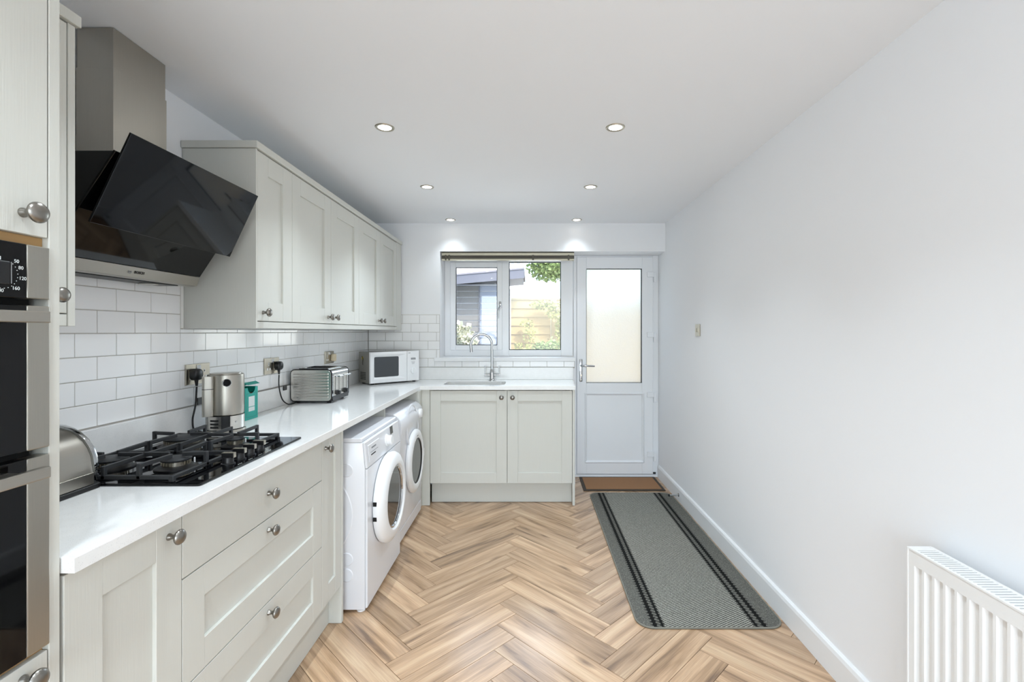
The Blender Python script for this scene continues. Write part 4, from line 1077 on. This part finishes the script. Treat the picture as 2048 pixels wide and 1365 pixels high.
dor = t.part('door', MB().lathe([(.208, 0), (.217, .006), (.219, .018), (.212, .028), (.190, .036), (.168, .036), (.160, .034), (.156, .027)], dc, (1, 0, 0), 56, cap=False), 'white', smooth=40)
t.part('inner_ring', MB().lathe([(.1565, .028), (.156, .031), (.149, .031), (.145, .025)], dc, (1, 0, 0), 48, cap=False), 'black', parent=dor, smooth=40)
t.part('porthole', MB().lathe([(.147, .026), (.13, .018), (.10, .012), (.05, .008), (.001, .007)], dc, (1, 0, 0), 48), 'drumglass', parent=dor, smooth=60)
t.part('door_latch', MB().box(TXF + .026, TXF + .037, 3.574, 3.597, .44, .50), 'white', parent=dor, bevel=.003)
t.part('door_print', MB().box(TXF + .0356, TXF + .0366, 3.362, 3.402, .633, .639), 'print', parent=dor)
for x in (-.87, -1.33):
    for y in (ty0_ + .03, ty1_ - .03): t.part('foot', MB().lathe([(.02, .0005), (.02, .008), (.008, .009), (.008, .0138)], (x, y, 0), (0, 0, 1), 14), 'white')

# ------------------------------------------------------------------ radiator
t = Thing('radiator', 'white ribbed panel radiator low on the right wall at the picture edge', 'radiator', (1.16, .905, .137))
ry1, ry0, rxf, rz0, rz1 = 1.409, .399, 1.112, .137, .737
P_ = .03483
pan = MB()
poly = []
y = ry1 - .024
poly = [(rxf, ry1)]
k = 0
while y - .026 > ry0 + .01:
    poly += [(rxf, y + .004), (rxf + .009, y - .003), (rxf + .009, y - .017), (rxf, y - .0225)]
    y -= P_
poly += [(rxf, ry0), (rxf + .013, ry0), (rxf + .013, ry1)]
pan.prism(poly, 'z', rz0 + .045, rz1 - .045)
pan.box(rxf, rxf + .013, ry0, ry1, rz1 - .045, rz1 - .006); pan.box(rxf, rxf + .013, ry0, ry1, rz0, rz0 + .045)
t.part('front_panel', pan, 'rad')
t.part('back_panel', MB().box(1.168, 1.180, ry0 + .004, ry1 - .004, rz0, rz1 - .006), 'rad')
fin = MB()
y = ry0 + .02
while y < ry1 - .02:
    fin.box(rxf + .014, 1.1675, y, y + .0012, rz0 + .03, rz1 - .03); y += P_ / 2
t.part('convector_fins', fin, 'rad', kind='stuff')
t.part('end_cover', MB().box(rxf - .002, 1.182, ry1 + .0005, ry1 + .006, rz0, rz1), 'rad', bevel=.001)
t.part('end_cover', MB().box(rxf - .002, 1.182, ry0 - .006, ry0 - .0005, rz0, rz1), 'rad', bevel=.001)
gr = t.part('top_grille', MB().box(rxf - .002, rxf + .006, ry0, ry1, rz1 - .0055, rz1 + .001).box(1.172, 1.182, ry0, ry1, rz1 - .0055, rz1 + .001), 'rad', bevel=.001)
y = ry1 - .012; sm = None
t.part('grille_plate', MB().box(rxf + .006, 1.172, ry1 - .0215, ry1, rz1 - .004, rz1), 'rad', parent=gr)
y = ry1 - .0245
while y > ry0 + .02:
    if sm is None:
        o = t.part('grille_slat', MB().box(rxf + .006, 1.172, y - .0075, y, rz1 - .004, rz1), 'rad', parent=gr); sm = o; yref = y
    else:
        o = sm.copy(); C.objects.link(o); o.location = (0, y - yref, 0)
    y -= .0116
for yy in (ry0 + .15, ry1 - .15): t.part('wall_bracket', MB().box(1.1805, XR - .0005, yy, yy + .03, rz0 + .05, rz1 - .08), 'rad')
t.part('valve', MB().lathe([(.012, 0), (.012, .05), (.018, .052), (.018, .09), (.001, .092)], (1.15, ry0 - .03, rz0 + .01), (0, 0, 1), 16), 'chrome', smooth=40)

# ------------------------------------------------------------------ rugs and door stop
RX0, RX1, RY0, RY1 = .500, 1.183, 2.208, 4.058
M['runner'] = rug_mat(RX0, RX1, RY0)
t = Thing('runner_rug', 'long grey woven runner rug with black zigzag border lines along the right wall', 'rug', (RX0, RY0, .0006))
t.part('weave', MB().prism([(x - RX0, y - RY0) for x, y in rrect(RX0, RX1, RY0, RY1, .075, 8)], 'z', 0, .0065), 'runner', w=0, bevel=.001)
t.part('bound_edge', MB().tube([(x - RX0, y - RY0, .0042) for x, y in rrect(RX0 + .001, RX1 - .001, RY0 + .001, RY1 - .001, .075, 8)], .0042, 8, closed=True), 'binding', w=0, smooth=60)
t = Thing('doormat', 'brown coir doormat with a dark rim at the foot of the back door', 'doormat', (.8125, 4.31, .0006))
t.part('rubber_base', MB().box(.460, 1.165, 4.118, 4.500, .0006, .0075), 'matrim', bevel=.002)
t.part('coir_pile', MB().box(.486, 1.139, 4.144, 4.474, .0076, .0105), 'coir', bevel=.001)
t = Thing('door_stop', 'short steel door stop with a black tip on the right skirting board', 'door stop', (1.195, 3.856, .055))
t.part('rod', MB().tube([(1.1955, 3.856, .056), (1.122, 3.856, .054)], .006, 12), 'chrome', smooth=60)
t.part('wall_flange', MB().lathe([(.014, 0), (.014, .004), (.008, .006)], (1.1958, 3.856, .056), (-1, 0, 0), 16), 'chrome', smooth=40)
t.part('rubber_tip', MB().lathe([(.009, 0), (.0095, .010), (.007, .012)], (1.122, 3.856, .054), (-1, 0, 0), 14), 'rubber', smooth=40)

# ------------------------------------------------------------------ outside
tag(solid('patio', MB().box(-12, 12, YB + .36, 30, -.25, -.13), 'patio'), None, kind='structure')
solid('eaves', MB().box(XL - .6, XR + .6, YB + .33, YB + .42, ZC - .05, ZC + .12), 'upvc', kind='structure')
# fence of horizontal overlapping boards
def fence(x0, x1, yf, label, posts):
    t = Thing('garden_fence', label, 'fence', ((x0 + x1) / 2, yf, -.13))
    me = None
    for k in range(14):
        z = -.11 + k * .1435
        if me is None:
            me = mesh_of(MB().prism([(yf - .040, 0), (yf - .014, .147), (yf - .008, .150), (yf - .006, 0)], 'x', x0, x1).xf(Matrix.Translation((-t.o.location.x, -t.o.location.y, 0))), 'board')
        link('board', me, 'fence', t.o, (0, 0, z + .13))
    for i in range(int((x1 - x0) / .3) + 1):
        t.part('batten', MB().box(x0 + i * .3, x0 + i * .3 + .03, yf - .004, yf + .02, -.12, 1.88), 'fpost')
    t.part('capping', MB().box(x0, x1, yf - .04, yf + .02, 1.895, 1.925), 'fpost')
    for px in posts: t.part('post', MB().box(px, px + .085, yf - .045, yf + .04, -.13, 1.93), 'fpost', bevel=.004)
fence(-2.2, .345, 8.0, 'sunlit horizontal board fence seen through the right-hand window pane', (.350,))
fence(.440, 3.2, 8.0, 'second fence bay beyond the timber post, mostly behind the frosted door glass', (3.21,))

# clad outbuilding
t = Thing('outbuilding', 'grey clad garden outbuilding with pale joint lines seen through the left casement', 'outbuilding', (-1.6, 7.0, -.13))
ow = 6.6
t.part('wall', MB().box(-3.2, -.305, ow + .015, 7.7, -.13, 2.02), 'shedline')
mes = {}
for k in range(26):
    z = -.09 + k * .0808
    for nm, a, b, m in (('cladding_board', -3.2, -.705, 'shed'), ('cladding_board', -.690, -.315, 'shedpale')):  # pale right-hand boards hold the window-glass reflection in their colour
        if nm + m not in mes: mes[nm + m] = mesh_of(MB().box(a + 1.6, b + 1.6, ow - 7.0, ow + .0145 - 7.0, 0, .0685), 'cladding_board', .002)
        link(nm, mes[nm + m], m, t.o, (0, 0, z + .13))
t.part('corner_strip', MB().box(-.705, -.690, ow - .012, ow + .0148, -.13, 2.0), 'fascia')
t.part('fascia', MB().prism([(-3.4, 1.77), (-.075, 2.070), (-.075, 2.185), (-3.4, 1.885)], 'y', 6.27, 6.30), 'fascia')
t.part('roof', MB().prism([(-3.4, 1.885), (-.075, 2.185), (-.075, 2.205), (-3.4, 1.905)], 'y', 6.26, 7.9), 'roof')
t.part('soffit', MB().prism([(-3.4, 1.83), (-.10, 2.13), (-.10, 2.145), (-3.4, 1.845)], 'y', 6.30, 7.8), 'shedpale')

# plants
def leaves(n, pick, size, asp=.45):
    mb = MB()
    for _ in range(n):
        p = Vector(pick()); s = size * random.uniform(.6, 1.3)
        d = Vector((random.gauss(0, 1), random.gauss(0, 1), random.gauss(0, .7))).normalized(); w = d.orthogonal().normalized()
        w = (w * math.cos(random.uniform(0, 6.28)) + d.cross(w) * math.sin(random.uniform(0, 6.28))).normalized() * s * asp
        b = d.cross(w).normalized() * s * .10
        mb.add([p, p + d * s * .5 + w + b, p + d * s, p + d * s * .5 - w + b], [(0, 1, 2, 3)])
    return mb
def blob(c, r, dens=1.0):
    def f():
        while 1:
            q = Vector((random.uniform(-1, 1), random.uniform(-1, 1), random.uniform(-1, 1)))
            if .25 < q.length < 1: return (c[0] + q.x * r[0], c[1] + q.y * r[1], c[2] + q.z * r[2])
    return f
def plant(name, label, cat, base, blobs, n, size, m, stems):
    t = Thing(name, label, cat, base)
    for st in stems: t.part('stem' if name != 'tree' else 'trunk', MB().tube(st[:-1], st[-1], 7), 'bark', smooth=60)
    for i, (c, r) in enumerate(blobs): t.part('foliage', leaves(n, blob(c, r), size), m, kind='stuff')
    return t
plant('tree', 'leafy green tree showing above the fence at the top of the window', 'tree', (1.5, 12.2, -.13),
      [((.50, 12, 3.0), (.55, .5, .38)), ((1.05, 12.2, 3.35), (.7, .6, .6)), ((.35, 12.1, 3.35), (.4, .4, .3))], 1800, .085, 'leaf', [[(1.5, 12.2, -.13), (1.45, 12.2, 1.5), (1.2, 12.2, 3.2), [.09, .07, .03]]])
plant('climbing_shrub', 'olive climber hanging over the fence by its timber post', 'shrub', (.52, 7.75, -.13),
      [((.46, 7.74, 1.70), (.20, .09, .16)), ((.20, 7.80, 1.80), (.22, .06, .06)), ((.50, 7.76, 1.35), (.07, .06, .25))], 210, .058, 'leafolive', [[(.54, 7.78, -.13), (.50, 7.78, 1.0), (.46, 7.78, 1.8), [.02, .015, .008]]])
plant('straggly_shrub', 'thin straggly shrub growing in front of the middle of the fence', 'shrub', (-.03, 7.80, -.13),
      [((-.06, 7.8, 1.50), (.14, .05, .07)), ((-.02, 7.8, 1.30), (.10, .05, .12)), ((-.12, 7.8, 1.12), (.16, .05, .08))], 80, .05, 'leafolive', [[(-.03, 7.80, -.13), (-.02, 7.8, .8), (-.01, 7.8, 1.5), [.012, .009, .005]]])
plant('low_shrub', 'pale green bushy shrub at the bottom right of the window view', 'shrub', (.24, 7.35, -.13),
      [((.15, 7.35, 1.11), (.15, .1, .10)), ((.34, 7.35, 1.14), (.12, .1, .13)), ((.24, 7.35, .70), (.3, .12, .4))], 200, .055, 'leaf', [[(.24, 7.35, -.13), (.22, 7.35, .5), (.2, 7.35, 1.0), [.015, .01, .005]]])
plant('pale_shrub', 'whitish feathery shrub against the grey outbuilding', 'shrub', (-.85, 6.05, -.13),
      [((-.86, 6.0, 1.35), (.13, .1, .11)), ((-.78, 6.0, 1.24), (.12, .1, .09)), ((-.88, 6.0, .8), (.2, .15, .4))], 230, .065, 'leafpale', [[(-.85, 6.0, -.13), (-.85, 6.0, .6), (-.84, 6.0, 1.2), [.015, .01, .005]]])
t = Thing('neighbour_house', 'distant white rendered house glimpsed above the outbuilding roof', 'house', (-2.2, 24, -.13))
t.part('wall', MB().box(-4.6, -.35, 24, 28, -.13, 5.6), 'render')
for x in (-.95, -.66): t.part('window', MB().box(x, x + .16, 23.97, 23.995, 4.66, 4.95), 'roofwin')
t.part('roof', MB().prism([(-4.8, 5.6), (-.15, 5.6), (-2.5, 7.4)], 'y', 23.8, 28.2), 'roof')
